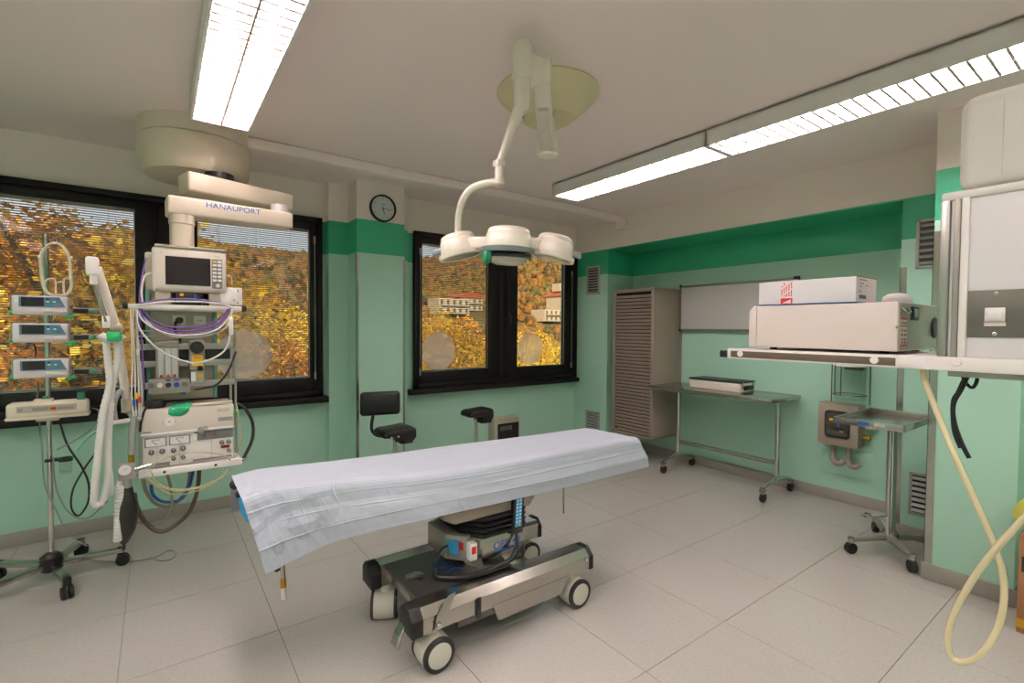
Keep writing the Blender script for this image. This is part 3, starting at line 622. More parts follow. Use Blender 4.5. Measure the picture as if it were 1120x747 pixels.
# ---- breathing system: gauge block, reservoir bag, corrugated hoses, jointed arm
gb = thing('breathing_valve', 'grey breathing valve block with round pressure gauge beside the rack', 'valve', ony(139, 530, 3.16))
p = ony(138.5, 515, 3.15)
B().box(p, (.066, .06, .085), .008).build('block', 'brushed', gb, world=True)
gg = disc(FY((p.x-.006, p.y-.031, p.z+.012)), 0, 0, .026, .006).build('gauge', 'paper_white', gb, world=True)
B().prism([(-.004, -.001), (.018, .014), (-.002, .003)], .001, FY((p.x-.006, p.y-.037, p.z+.012))).build('needle', 'black_plastic', gg, world=True)
B().cyl(p+Vector((0, 0, -.04)), p+Vector((.002, 0, -.085)), .021).build('bag_port', 'aluminium', gb, world=True)
B().cyl(p+Vector((-.022, 0, -.04)), p+Vector((-.03, 0, -.08)), .014).build('hose_port', 'white_plastic', gb, world=True)
B().cyl(p+Vector((.03, 0, 0)), p+Vector((.10, .02, .01)), .011).build('side_pipe', 'chrome', gb, world=True)
B().cyl(p+Vector((.02, 0, .04)), p+Vector((.02, 0, .085)), .014).build('brass_port', 'brass', gb, world=True)
B().cyl(p+Vector((.02, .0, .08)), p+Vector((.03, .04, .30)), .017).build('absorber_pipe', 'aluminium', gb, world=True)
p2 = p+Vector((.006, 0, -.08))
bgM = Matrix.Translation(p2)
tag(B().lathe([(0, 0), (.018, -.002), (.024, -.03), (.045, -.09), (.052, -.15), (.045, -.22), (.024, -.275), (.008, -.30), (.008, -.325), (0, -.325)], 22, bgM @ Matrix.Rotation(R(4), 4, 'Y')).build('reservoir_bag', 'bag_rubber'), 'black rubber reservoir bag hanging from the breathing valve', 'bag')
tag(B().tube([ony(131, 532, 3.13), ony(130, 552, 3.13), ony(129, 575, 3.12), ony(128.5, 592, 3.12)], .018, n=14, sub=4, rib=.008).build('exhaust_hose', 'corrugated'), 'pale corrugated hose hanging straight down beside the black bag', 'hose')
for i, P in enumerate(([(116, 372, 3.12), (118, 395, 3.11), (120, 420, 3.1), (113, 450, 3.08), (108, 490, 3.06), (103, 540, 3.06), (104, 552, 3.06), (112, 548, 3.07), (118, 520, 3.08), (118, 480, 3.1), (121, 440, 3.12)],
                       [(128, 372, 3.12), (128, 395, 3.12), (123, 420, 3.12), (119, 450, 3.12), (117, 490, 3.10), (120, 525, 3.10), (121, 541, 3.11)])):
    tag(B().tube([ony(*q) for q in P], .0158, n=14, sub=8, rib=.012).build('breathing_hose', 'corrugated'), ['white corrugated breathing hose hanging in a long loop from the mask holder', 'white corrugated breathing hose hanging straight down from the mask holder'][i], 'hose')
ja = thing('hose_support_arm', 'grey jointed hose support arm leaning from the rack towards the window', 'support arm', ony(139, 462, 3.22))
a0, a1, a2 = ony(139, 440, 3.22), ony(127, 358, 3.16), ony(106, 292, 3.12)
B().cyl(a0, a1, .019, n=16).build('lower_tube', 'cream', ja, world=True); B().cyl(a1, a2, .019, n=16).build('upper_tube', 'cream', ja, world=True)
B().sphere(a1, .027).build('middle_joint', 'cream_dark', ja, world=True)
B().cyl(a0+Vector((0, 0, .02)), a0+Vector((.002, 0, -.05)), .026).build('base_joint', 'cream_dark', ja, world=True)
B().cyl(a0+Vector((0, 0, -.05)), Vector((-.08, 3.34, 1.02)), .012).build('mounting_rod', 'chrome', ja, world=True)
hb = ony(101, 291, 3.11)
B().box(hb, (.05, .05, .09), .012).build('head_block', 'white_plastic', ja, world=True)
B().box(hb+Vector((.004, 0, -.05)), (.03, .03, .08), .006).build('head_neck', 'white_plastic', ja, world=True)
cp = ony(116, 352, 3.10)
B().cyl(hb+Vector((.004, 0, -.07)), cp, .009).build('wire_arm', 'steel', ja, world=True)
B().box(cp, (.03, .012, .06), .003, M=None).build('clamp', 'white_plastic', ja, world=True)
mk = thing('mask_holder', 'clear and green breathing connector joining the two white hoses', 'connector', ony(122, 366, 3.10))
q0, q1 = ony(112, 368, 3.10), ony(131, 368, 3.11)
B().tube([q0+Vector((-.01, 0, .01)), q0, (q0+q1)/2+Vector((0, -.005, -.012)), q1, q1+Vector((.01, 0, .01))], .02, n=12).build('hose_piece', 'corrugated', mk, world=True)
B().box((q0+q1)/2+Vector((.012, -.02, .0)), (.06, .02, .05), .012, M=None).build('green_cap', 'green_plastic', mk, world=True)
tag(B().tube([ony(126, 463, 3.15), ony(124, 445, 3.16), ony(128, 432, 3.18), ony(136, 426, 3.22), ony(140, 432, 3.24)], .014, n=12, sub=5, rib=.008).build('hose_elbow', 'grey_cable'), 'grey corrugated hose elbow curling over the lower arm joint', 'hose')
tag(B().cyl(ony(122, 463, 3.13), ony(156, 457, 3.22), .012).build('patient_connector', 'corrugated'), 'clear breathing tube connector lying level beside the ventilator', 'connector')
hang('drain_tube', [(121, 466, 3.12), (100, 475, 3.1), (84, 492, 3.1)], .006, 'pump_green', 'pale green tube branching from the breathing connector', 'tube')

# ================================================================== INFUSION STAND
IX, IY = -.535, 3.985
iv = thing('infusion_stand', 'steel infusion stand with five castored legs in front of the window', 'stand', (IX, IY, 0))
B().lathe([(0, .065), (.05, .065), (.055, .08), (.055, .15), (.03, .17), (0, .17)], 24).build('hub', 'black_plastic', iv)
B().cyl((0, 0, .15), (0, 0, 2.09), .0135).build('pole', 'chrome', iv)
for k in range(5):
    a = R(-72+72*k); c, s = math.cos(a), math.sin(a); M = Matrix.Rotation(a, 4, 'Z')
    B().box((.19, 0, .10), (.30, .042, .032), .004, M=M).build('leg', 'steel', iv)
    cs = B(); cs.box((.325, 0, .095), (.035, .04, .05), .006, M=M); cs = cs.build('caster', 'black_plastic', iv)
    q = B()
    for sy in (-.016, .016): q.cyl(M @ Vector((.335, sy-.009, .037)), M @ Vector((.335, sy+.009, .037)), .036)
    q.build('wheel', 'black_rubber', cs)
tp = [(-.16, .01, 2.06), (-.15, .01, 2.10), (-.10, .005, 2.09), (0, 0, 2.085), (.08, .0, 2.07), (.14, 0, 2.045), (.15, 0, 2.07)]
B().tube(tp, .005).build('hook_bar', 'steel', iv)
for x in (.035, .05): B().tube([(x, 0, 2.08), (x, 0, 2.05), (x+.012, 0, 2.035), (x+.02, 0, 2.05)], .004).build('hook', 'steel', iv)
lp = thing('hanger_loop', 'cream plastic hanger loop hanging from the hook of the infusion stand', 'hanger', ony(61, 322, 3.96))
B().tube([ony(*q, 3.955) for q in ((60, 266), (52, 269), (45, 279), (45, 297), (48, 313), (53, 321), (62, 323), (73, 322), (78, 313), (77, 297), (75, 280), (68, 269))], .0085, closed=True).build('ring', 'coat_cream', lp, world=True)
for pts in ([(49, 312), (51, 306), (60, 306), (61, 321)], [(62, 309), (69, 309), (70, 321)], [(69.5, 320), (70, 305), (77, 306)]):
    B().tube([ony(*q, 3.95) for q in pts], .005, sub=3).build('bracket', 'coat_cream', lp, world=True)
for q in ((42.5, 281), (78.5, 282)): p = ony(*q, 3.955); B().box(p, (.012, .012, .02), .003).build('lug', 'coat_cream', lp, world=True)

def pump(z, label):
    r = thing('syringe_pump', label, 'infusion pump', (IX, IY, z), group='syringe pumps')
    Yp = -.13
    B().box((-.01, -.06, .055), (.235, .13, .11), .008).build('case', 'pump_white', r)
    B().box((-.128, -.05, .055), (.016, .12, .112), .006).build('side_grip', 'pump_green', r)
    fpn = B().prism([(-.098, .046), (.098, .046), (.072, .103), (-.098, .103)], .004, FY((0, -.1252, 0))).build('front_panel', 'teal_panel', r)
    plate(FY((0, -.1292, 0)), -.088, .006, .050, .099, .002).build('screen', 'screen_dark', fpn)
    for i, (x, y_, c_) in enumerate(((.022, .09, 'screen_dark'), (.042, .09, 'teal_panel'), (.060, .09, 'teal_panel'), (.022, .064, 'teal_panel'), (.046, .060, 'green_plastic'), (.068, .060, 'red_knob'), (.022, .077, 'white_plastic'), (.05, .077, 'white_plastic'))):
        plate(FY((0, -.1292, 0)), x-.006, x+.006, y_-.0035, y_+.0035, .003, .0008).build('key', c_, fpn)
    B().box((.055, -.128, .024), (.10, .012, .024), .006).build('front_grip', 'pump_white', r)
    ch = B().box((.185, -.075, .028), (.13, .045, .036), .004).build('syringe_carriage', 'panel_grey', r)
    plate(FY((0, -.0978, 0)), .128, .195, .015, .04, .002).build('drive_screw', 'black_plastic', ch)
    B().box((.215, -.10, .03), (.02, .014, .02), .004).build('plunger_clip', 'green_plastic', ch)
    B().cyl((.110, -.06, .055), (.125, -.06, .055), .012).build('release_knob', 'dial_grey', r)
    for x, y_, ry in ((-.125, -.10, 15), (.115, -.115, -25)):
        B().box((0, 0, 0), (.045, .02, .02), .005, M=Matrix.Translation((x, y_, .008 if x < 0 else -.006)) @ Matrix.Rotation(R(ry), 4, 'Y')).build('clamp_lever', 'green_plastic', r)
    B().box((0, -.005, .05), (.05, .07, .05), .006).build('pole_clamp', 'black_plastic', r)
    return r
for py, lb in ((344.5, 'topmost syringe pump on the infusion stand, under the cream loop'), (374.5, 'middle syringe pump of the three on the infusion stand'), (413.5, 'lowest syringe pump on the infusion stand, with a greyer lit screen')):
    o = pump(ony(50, py, 3.86).z, lb)
ip = thing('pump_base_unit', 'long cream infusion unit with printed front strip and green clips on the stand', 'infusion unit', (IX, IY, 1.0))
zc = ony(57, 447, 3.87).z-1.0
B().box((.015, -.08, zc), (.35, .12, .085), .018, 3).build('case', 'coat_cream', ip)
B().box((.015, -.08, zc-.045), (.36, .11, .02), .008).build('base_tray', 'coat_cream', ip)
B().box((-.01, -.08, zc+.048), (.08, .07, .02), .004).build('lid', 'coat_cream', ip)
lb_ = plate(FY((0, -.1402, 0)), -.115, .14, zc-.012, zc+.025, .001).build('label_strip', 'cream_dark', ip)
for i, (x0, x1, c_) in enumerate(((-.11, -.09, 'label_grey'), (-.05, .02, 'label_grey'), (.025, .05, 'red_knob'), (.055, .125, 'label_grey'), (.025, .04, 'yellow_label'))):
    plate(FY((0, -.1412, 0)), x0, x1, zc-.004-(i == 4)*.008, zc+.016-(i == 4)*.012-(i > 1)*.004, .0006).build('print_block', c_, lb_)
B().box((.0, -.09, zc+.058), (.026, .03, .035), .006).build('green_clip', 'green_dark', ip); B().box((.155, -.08, zc+.062), (.036, .03, .042), .004).build('green_clip', 'green_dark', ip)
B().box((.0, -.02, zc-.06), (.10, .07, .04), .004).build('pole_clamp', 'coat_cream', ip)
B().box((0, -.015, zc), (.04, .06, .05), .004).build('pole_bracket', 'black_plastic', ip)
jr = thing('suction_jar', 'small clear jar clipped to the infusion stand pole', 'jar', (IX, IY, .62))
B().lathe([(0, 0), (.026, 0), (.03, .012), (.03, .10), (.027, .10), (.027, .012), (0, .006)], 20, Matrix.Translation((.075, -.03, .03))).build('cup', 'clear', jr)
B().lathe([(.028, 0), (.034, 0), (.034, .02), (.028, .02)], 20, Matrix.Translation((.075, -.03, .105))).build('ring', 'black_plastic', jr)
B().span((-.02, -.03, .107), (.05, .012, .123), .003).build('clip', 'black_plastic', jr)
hang('drip_line', [(100, 446, 3.9), (108, 450, 3.9), (104, 465, 3.9), (85, 480, 3.92), (62, 492, 3.94)], .004, 'grey_cable', 'grey line curling out of the right end of the cream infusion unit')
hang('power_cord', [(66, 464, 3.95), (74, 487, 3.95), (90, 512, 3.95), (97, 530, 3.95), (96, 550, 3.95), (86, 564, 3.95), (78, 555, 3.95), (80, 535, 3.95), (92, 513, 3.95), (103, 497, 3.96), (112, 480, 3.97)], .0055, 'black_cable', 'black power cord hanging in a crossed loop beside the infusion stand', 'cord')
hang('power_cord', [(43, 462, 3.96), (46, 490, 3.96), (49, 530, 3.96), (60, 555, 3.95), (75, 585, 3.9), (95, 597, 3.85)], .004, 'grey_cable', 'grey cord running down along the infusion stand pole', 'cord')
hang('power_cord', [(58, 500, 3.95), (62, 535, 3.95), (75, 560, 3.9), (95, 567, 3.8), (118, 548, 3.6)], .004, 'grey_cable', 'grey cord sweeping from the infusion stand to the boom', 'cord')
fpts = [onz(*q, .005) for q in ((80, 602), (100, 612), (125, 614), (150, 613), (170, 609), (185, 602), (192, 605), (188, 611), (175, 613), (165, 609))]
tag(B().tube(fpts, .0045).build('floor_cable', 'grey_cable'), 'thin grey cable looped on the floor beside the infusion stand', 'cord')
for (x0, y0, x1, y1), lb in (((41, 418, 40, 440), 'grey tube dropping between the lowest pump and the cream unit'), ((37, 376, 39, 390), 'black cord between the middle and lowest pump')):
    hang('power_cord', [(x0, y0), ((x0+x1)/2+1, (y0+y1)/2), (x1, y1)], .004, 'black_cable' if 'black' in lb else 'grey_cable', lb, 'cord', Y=3.97)

# ================================================================== OPERATING LAMP
def atd(x, y, d): return CAM + ray(x, y)*d
LX, LY = 1.80, 2.14
ol = thing('operating_lamp', 'cream three-pod operating lamp on a jointed ceiling arm above the table', 'operating lamp', (LX, LY, ZC))
B().lathe([(0, -.001), (.285, -.001), (.29, -.012), (.27, -.04), (.15, -.15), (.145, -.155), (0, -.155)], 40, Matrix.Translation((LX, LY, ZC))).build('ceiling_dish', 'dish_cream', ol, world=True)
st = B(); st.lathe([(.048, 2.74), (.048, 2.66), (.058, 2.655), (.062, 2.645), (.062, 2.535), (.052, 2.525), (0, 2.525)], 28, Matrix.Translation((LX, LY, 0))); st.build('stem', 'lamp_cream', ol, world=True)
kx, ky = atd(571, 85, 2.15).x, atd(571, 85, 2.15).y
an = atd(593, 85, 2.22); an.z = 0
dA = Vector((LX, LY, 0))-an; Ln = dA.length; dA.normalize(); nA = Vector((-dA.y, dA.x, 0))
prof = [(-.035, 2.775), (-.045, 2.76), (-.045, 2.655), (-.03, 2.635), (.05, 2.625), (.10, 2.60), (Ln-.02, 2.545), (Ln+.03, 2.55), (Ln+.03, 2.64), (.14, 2.72), (.08, 2.775)]
xa = B().prism(prof, .082, frame(an+nA*.041, dA, (0, 0, 1)), .014).build('extension_arm', 'lamp_cream', ol, world=True)
B().prism([(.10, 2.585), (Ln-.03, 2.53), (Ln-.03, 2.555), (.10, 2.61)], .05, frame(an+nA*.025, dA, (0, 0, 1)), .004).build('arm_cover', 'cream', xa, world=True)
pbv = Vector((an.x-kx, an.y-ky, 0)); B().box((0, 0, 0), (pbv.length, .12, .075), .012, M=frame((kx+pbv.x*.45, ky+pbv.y*.45, 2.703), pbv, (0, 0, 1))).build('pivot_bridge', 'lamp_cream', ol, world=True)
B().lathe([(0, 2.815), (.038, 2.812), (.045, 2.80), (.045, 2.655), (.042, 2.645), (0, 2.645)], 28, Matrix.Translation((kx, ky, 0))).build('pivot_cylinder', 'lamp_cream', ol, world=True)
B().lathe([(.037, 2.65), (.037, 2.56), (.034, 2.53), (.022, 2.51), (0, 2.508)], 28, Matrix.Translation((kx, ky, 0))).build('knuckle', 'lamp_cream', ol, world=True)
p = Vector((kx, ky, 2.545)); q = atd(546, 178, 2.16)
sp = B().tube([p, p.lerp(q, .5), q], [.028, .024, .018, .016], n=14, sub=2).build('spring_arm', 'lamp_cream', ol, world=True)
B().box(p.lerp(q, .09)+Vector((0, 0, -.035)), (.03, .03, .02), .004).build('arm_slot', 'panel_grey', sp, world=True)
B().box(q+Vector((-.0, 0, -.005)), (.045, .045, .03), .006).build('end_bracket', 'lamp_cream', ol, world=True)
q2 = atd(546, 200, 2.16)
B().cyl(q, q2+Vector((0, 0, .0)), .019).build('drop_pipe', 'lamp_cream', ol, world=True); B().cyl(q2+Vector((0, 0, .02)), q2+Vector((0, 0, -.008)), .0225).build('pipe_collar', 'lamp_cream', ol, world=True)
B().tube([q2, atd(535, 200, 2.17), atd(518, 205, 2.2), atd(507, 217, 2.24), atd(502, 235, 2.29), atd(501, 256, 2.33)], .0165, n=14).build('yoke_tube', 'lamp_cream', ol, world=True)
pc = atd(556, 262, 2.18); pl = atd(502, 268, 2.38); pr = atd(606, 270, 2.33)
hub = (pc+pl+pr)/3
def pod(c, r, tilt, axis):
    M = Matrix.Translation(c) @ Matrix.Rotation(tilt, 4, axis)
    bd = B().lathe([(0, .052), (r*.62, .052), (r*.74, .046), (r*.80, .034), (r*.80, .026), (r*.84, .022), (r*.92, -.022), (r*.93, -.05)], 36, M).build('pod', 'lamp_cream', ol, world=True)
    B().lathe([(r*.93, -.036), (r*1.05, -.04), (r*1.05, -.06), (r*.9, -.062), (r*.9, -.04)], 36, M).build('pod_rim', 'lamp_rim' if r > .11 else 'lamp_cream', bd, world=True)
    B().lathe([(0, -.058), (r*.5, -.062), (r*.9, -.058), (r*.88, -.05), (0, -.05)], 36, M).build('pod_glass', 'pod_glass', bd, world=True)
    return M
M0 = pod(pc, .118, R(4), Vector((1, 0, 0))); ax = (CR+CF*.2).normalized()
M1 = pod(pl, .105, R(14), -CF); M2 = pod(pr, .105, R(-13), -CF)
B().lathe([(.05, -.062), (.075, -.072), (.10, -.075), (.085, -.10), (.05, -.115), (0, -.118)], 30, M0).build('light_collar', 'pod_glass', ol, world=True)
B().lathe([(.098, -.066), (.108, -.07), (.108, -.082), (.098, -.084)], 30, M0).build('collar_ring', 'black_plastic', ol, world=True)
for c in (pl, pr):
    d = (c-hub); M = frame(hub.lerp(c, .45)+Vector((0, 0, .0)), d, Vector((0, 0, 1)))
    B().box((0, 0, 0), (d.length*1.0, .062, .11), .015, 3, M=frame(hub.lerp(c, .42), d.normalized(), (Vector((0, 0, 1))-d.normalized()*d.normalized().z))).build('arm_bridge', 'lamp_cream', ol, world=True)
B().lathe([(0, .03), (.09, .03), (.10, .02), (.10, -.03), (.09, -.04), (0, -.04)], 28, Matrix.Translation(hub)).build('hub', 'lamp_cream', ol, world=True)
for c, px in ((pl, -1), (pr, 1)):
    e = c+CR*px*.10+Vector((0, 0, -.035))
    B().box((0, 0, 0), (.06, .03, .028), .004, M=frame(e, (CR*px+Vector((0, 0, -.35))), CU)).build('side_grip', 'lamp_rim', ol, world=True)
    B().sphere(e-CR*px*.03+Vector((0, 0, .012)), .011, n=10).build('grip_screw', 'black_plastic', ol, world=True)
B().box(atd(532.5, 281, 2.06), (.03, .03, .05), .005).build('green_clip', 'green_dark', ol, world=True)

# ================================================================== OPERATING TABLE
ot = thing('operating_table', 'mobile stainless steel operating table with castored base and black bellows column', 'operating table', (1.45, 2.24, 0))
def beam(y0, y1, x0, x1, near):
    prof = [(y0, .19), (y0, .262), (y0+.035, .298), (y1-.02, .298), (y1, .28), (y1, .19)] if near else [(y0, .19), (y0, .28), (y0+.015, .298), (y1-.03, .298), (y1, .262), (y1, .19)]
    return B().prism(prof, x1-x0, frame((x0, 0, 0), (0, 1, 0), (0, 0, 1)), 0)
def cap(y0, y1, x0, x1):
    prof = [(y0-.004, .186), (y0-.004, .262), (y0+.035, .303), (y1-.03, .303), (y1+.004, .27), (y1+.004, .186)]
    return B().prism(prof, x1-x0, frame((x0, 0, 0), (0, 1, 0), (0, 0, 1)), .005)
nb = beam(1.925, 2.06, .93, 1.955, True).build('base_beam', 'steel', ot, world=True, smooth=False); rb = beam(2.42, 2.55, .93, 1.985, False).build('base_beam', 'steel', ot, world=True, smooth=False)
for y0, y1, xr, pb in ((1.925, 2.06, 1.955, nb), (2.42, 2.55, 1.985, rb)):
    cap(y0, y1, .875, .932).build('end_cap', 'black_rubber', pb, world=True); cap(y0, y1, xr-.002, xr+.03).build('end_cap', 'black_rubber', pb, world=True)
B().span((.955, 1.96, .27), (1.50, 2.53, .2975), .003).build('base_plate', 'steel_dark', ot, world=True)
B().span((1.50, 2.05, .20), (1.62, 2.43, .29), .003).build('cross_member', 'steel', ot, world=True)
B().span((.985, 2.06, .19), (.995, 2.42, .27), .002).build('front_plate', 'steel', ot, world=True)
plate(FX((.984, 2.24, .232)), -.06, .06, -.025, .025, .002).build('type_plate', 'label_grey', ot, world=True)
B().prism([(1.30, .20), (1.335, .115), (1.735, .115), (1.80, .20)], .03, FY((0, 1.953, 0))).build('skirt_panel', 'steel', nb, world=True, smooth=False); B().prism([(1.12, .20), (1.145, .15), (1.37, .15), (1.37, .20)], .012, FY((0, 1.985, 0))).build('skirt_panel', 'steel', nb, world=True, smooth=False)
B().span((1.12, 1.95, .135), (1.70, 2.50, .195), .01).build('underbody', 'steel_dark', ot, world=True)
B().lathe([(0, .004), (.045, .003), (.05, 0), (0, 0)], 28, Matrix.Translation((1.03, 2.225, .2976))).build('plate_cap', 'steel', ot, world=True)
tx = text('emblem', 'OT', .115, frame((1.195, 2.225, .2982), (.35, -.94, 0), (.94, .35, 0)), 'blue_print', ot)
# casters
for x, y, an_ in ((1.005, 1.975, 0), (1.875, 1.975, 0), (.965, 2.46, 62), (1.94, 2.50, 0)):
    T0 = Matrix.Translation((x, y, 0)) @ Matrix.Rotation(R(an_), 4, 'Z') @ Matrix.Translation((-x, -y, 0))
    hs = B(); M = Matrix.Translation((x, y, .078))
    hs.lathe([(.045, -.058), (.074, -.052), (.077, -.03), (.077, .03), (.074, .052), (.045, .058)], 30, T0 @ M @ Matrix.Rotation(R(90), 4, 'X') @ Matrix.Translation((0, 0, -.0)))
    hs.cyl((x, y, .12), (x, y, .20), .03); cs = hs.build('caster', 'wheel_cream', ot, world=True)
    for s in (-1, 1):
        Mw = frame((x, y+s*.052, .0785), (1, 0, 0), (0, 0, 1)) if s < 0 else frame((x, y+s*.052, .0785), (-1, 0, 0), (0, 0, 1))
        Mw = T0 @ Mw
        B().lathe([(.058, 0), (.078, 0), (.078, .012), (.072, .016), (.058, .016)], 32, Mw).build('tyre', 'tyre_dark', cs, world=True)
        B().lathe([(.060, 0), (.060, .014), (.05, .017), (0, .018)], 32, Mw).build('wheel_cover', 'wheel_cream', cs, world=True)
# pedals, brackets
B().prism([(.90, .225), (.872, .212), (.848, .175), (.832, .13), (.842, .112), (.856, .118), (.86, .15), (.876, .185), (.90, .205)], .055, frame((0, 2.055, 0), (1, 0, 0), (0, 0, 1)), .003).build('brake_pedal', 'steel', ot, world=True)
B().prism([(-.02, -.035), (.015, -.03), (.03, .0), (.09, .12), (.05, .11), (-.01, .03)], .006, FY((1.00, 1.918, .225)), .002).build('lock_lever', 'steel', ot, world=True)
disc(FY((1.0, 1.917, .218)), 0, 0, .014, .016).build('lever_bolt', 'chrome', ot, world=True)
B().prism([(-.013, -.05), (.0, -.058), (.013, -.05), (.013, .045), (-.013, .045)], .01, FY((1.215, 1.925, .225)), .002).build('rail_hook', 'black_plastic', ot, world=True)
disc(FY((1.93, 1.925, .25)), 0, 0, .009, .005).build('beam_bolt', 'chrome', ot, world=True)
# column
pb_ = [(1.285, 2.42), (1.285, 2.18), (1.35, 2.095), (1.62, 2.095), (1.645, 2.12), (1.645, 2.42)]
cb = B().prism(pb_, .155, Matrix.Translation((0, 0, .297)), .004).build('column_base', 'steel', ot, world=True)
text('lettering', 'OPT 40', .055, FY((1.505, 2.0945, .395)), 'blue_print', cb); plate(FY((0, 2.0948, 0)), 1.42, 1.60, .362, .370, .0008).build('underline', 'blue_print', cb, world=True)
be = B()
for i in range(4):
    z = .452+i*.034; k = 1+.05*i
    for zz, g in ((z, 0.0), (z+.017, .028)):
        pass
def ringpoly(g): return [(1.27-g, 2.42+g), (1.27-g, 2.19), (1.345, 2.10-g), (1.60, 2.10-g), (1.63+g, 2.125), (1.63+g, 2.42+g)]
bm = be.bm; rings = []
for i in range(9): rings.append([bm.verts.new((x, y, .452+i*.014)) for x, y in ringpoly(.0 if i % 2 == 0 else .025)])
for a, b_ in zip(rings, rings[1:]):
    for i in range(6): j = (i+1) % 6; bm.faces.new((a[i], a[j], b_[j], b_[i]))
bm.faces.new(rings[0][::-1]); bm.faces.new(rings[-1]); bmesh.ops.recalc_face_normals(bm, faces=bm.faces)
be.build('bellows', 'black_rubber', ot, world=True, smooth=False)
B().prism([(1.10, .68), (1.12, .60), (1.19, .562), (1.66, .562), (1.70, .60), (1.70, .72), (1.10, .72)], .335, frame((0, 2.435, 0), (1, 0, 0), (0, 0, 1)), .01).build('shroud', 'cabinet_taupe', ot, world=True)
xb = B().prism([(1.195, 2.42), (1.195, 2.215), (1.265, 2.13), (1.32, 2.14), (1.32, 2.42)], .13, Matrix.Translation((0, 0, .345)), .006).build('control_box', 'brushed', ot, world=True)
fu = Vector((.09, -.105, 0)).normalized()
fu = Vector((.07, -.085, 0)).normalized(); Mf = frame((1.226, 2.171, .41), fu, (0, 0, 1))
plate(Mf, -.045, .022, -.035, .04, .003).build('key_panel', 'mattress_blue', xb, world=True)
for x in (.035, ): plate(Mf, x-.01, x+.012, -.005, .035, .004).build('warning_tag', 'red_knob', xb, world=True)
bo_ = B().box((1.295, 2.115, .40), (.045, .045, .09), .006).build('socket_block', 'white_plastic', xb, world=True)
plate(FY((1.293, 2.0922, .41)), -.012, .012, -.018, .02, .003).build('warning_tag', 'red_print', bo_, world=True)
hc = B().tube([(1.112, 2.165, .335), (1.105, 2.14, .315), (1.135, 2.10, .313), (1.19, 2.062, .313), (1.29, 2.04, .313), (1.42, 2.04, .316), (1.50, 2.045, .33), (1.54, 2.055, .365)], .0145, n=12, sub=10, rib=.009).build('handset_cord', 'black_cable', ot, world=True)
B().tube([(1.205, 2.20, .42), (1.16, 2.19, .415), (1.118, 2.172, .37), (1.112, 2.165, .33)], .005, n=8).build('cord_lead', 'black_cable', hc, world=True); B().tube([(1.535, 2.053, .355), (1.55, 2.065, .40), (1.555, 2.085, .445)], .008, n=8).build('cord_lead', 'black_cable', hc, world=True)
B().tube([(1.20, 2.19, .41), (1.196, 2.185, .38), (1.194, 2.183, .37)], .004, sub=2).build('key_chain', 'brass', ot, world=True)
# table top under the drape
YAWT = R(-4.6)
TM = Matrix.Translation((1.44, 2.40, 0)) @ Matrix.Rotation(YAWT, 4, 'Z')
def tb(a, b_, r, name, m, parent=ot):
    lo = [min(p, q) for p, q in zip(a, b_)]; hi = [max(p, q) for p, q in zip(a, b_)]
    return B().box([(p+q)/2 for p, q in zip(lo, hi)], [q-p for p, q in zip(lo, hi)], r, M=TM).build(name, m, parent, world=True)
tb((-.62, -.165, .70), (1.00, .14, .745), .006, 'top_frame', 'steel'); tb((-1.08, -.0, .72), (-.6, .16, .75), .006, 'head_frame', 'steel')
for x0, x1, y0_ in ((-1.08, -.55, -.04), (-.54, .35, -.15), (.36, 1.02, -.19)): tb((x0, y0_, .745), (x1, .17, .798), .02, 'mattress_section', 'black_vinyl')
for s, x0 in ((-.9, -.5), (.9, -.6)): tb((x0, s*.19, .705), (.95, s*.205, .735), .003, 'side_rail', 'chrome')
tb((1.00, -.17, .69), (1.03, -.14, .72), .003, 'rail_clamp', 'steel'); 
tb((.30, -.10, .56), (.62, .12, .70), .02, 'under_tray', 'cream_dark'); B().cyl((1.99, 2.18, .42), (1.985, 2.18, .62), .005).build('release_rod', 'steel', ot, world=True)
# head end: blue pad and clamps, and the steel clamp post below the hem
hd = thing('head_pad', 'bright blue head pad hanging out beyond the paper drape', 'pad', onz(262, 545, .74))
a, b_, c, d = ony(258.5, 533, 2.62), ony(266, 531, 2.52), ony(272, 567, 2.38), ony(269, 571, 2.40)
q = B(); P4 = [ony(258, 530, 2.66), ony(269, 530, 2.60), ony(273, 566, 2.36), ony(269.5, 571, 2.38), ony(263, 560, 2.5)]
bm = q.bm; A = [bm.verts.new(v) for v in P4]; Bv = [bm.verts.new(v+Vector((.05, .012, -.004))) for v in P4]; bm.faces.new(A); bm.faces.new(Bv[::-1])
for i in range(5): j = (i+1) % 5; bm.faces.new((A[i], A[j], Bv[j], Bv[i]))
bmesh.ops.recalc_face_normals(bm, faces=bm.faces); q.build('pad', 'mattress_blue', hd, world=True)
for px, py, yy, r in ((256.5, 530, 2.66, .022), (261, 540.5, 2.58, .015)): B().sphere(ony(px, py, yy), r, (1, 1.2, 1.1), 14).build('clamp_knob', 'black_plastic', hd, world=True)
cp_ = thing('clamp_post', 'short steel rod with plastic tip hanging below the drape corner', 'rod', ony(308, 655, 2.27))
B().cyl(ony(307.5, 600, 2.29), ony(309.5, 634, 2.29), .011).build('rod', 'steel', cp_, world=True)
B().cyl(ony(309.5, 632, 2.29), ony(309.8, 642, 2.29), .0125).build('collar', 'brass', cp_, world=True); B().cyl(ony(309.8, 642, 2.29), ony(310, 655, 2.29), .010).build('tip', 'pump_white', cp_, world=True)
B().sphere(ony(303, 622, 2.30), .014, n=10).build('wing_knob', 'black_plastic', cp_, world=True)
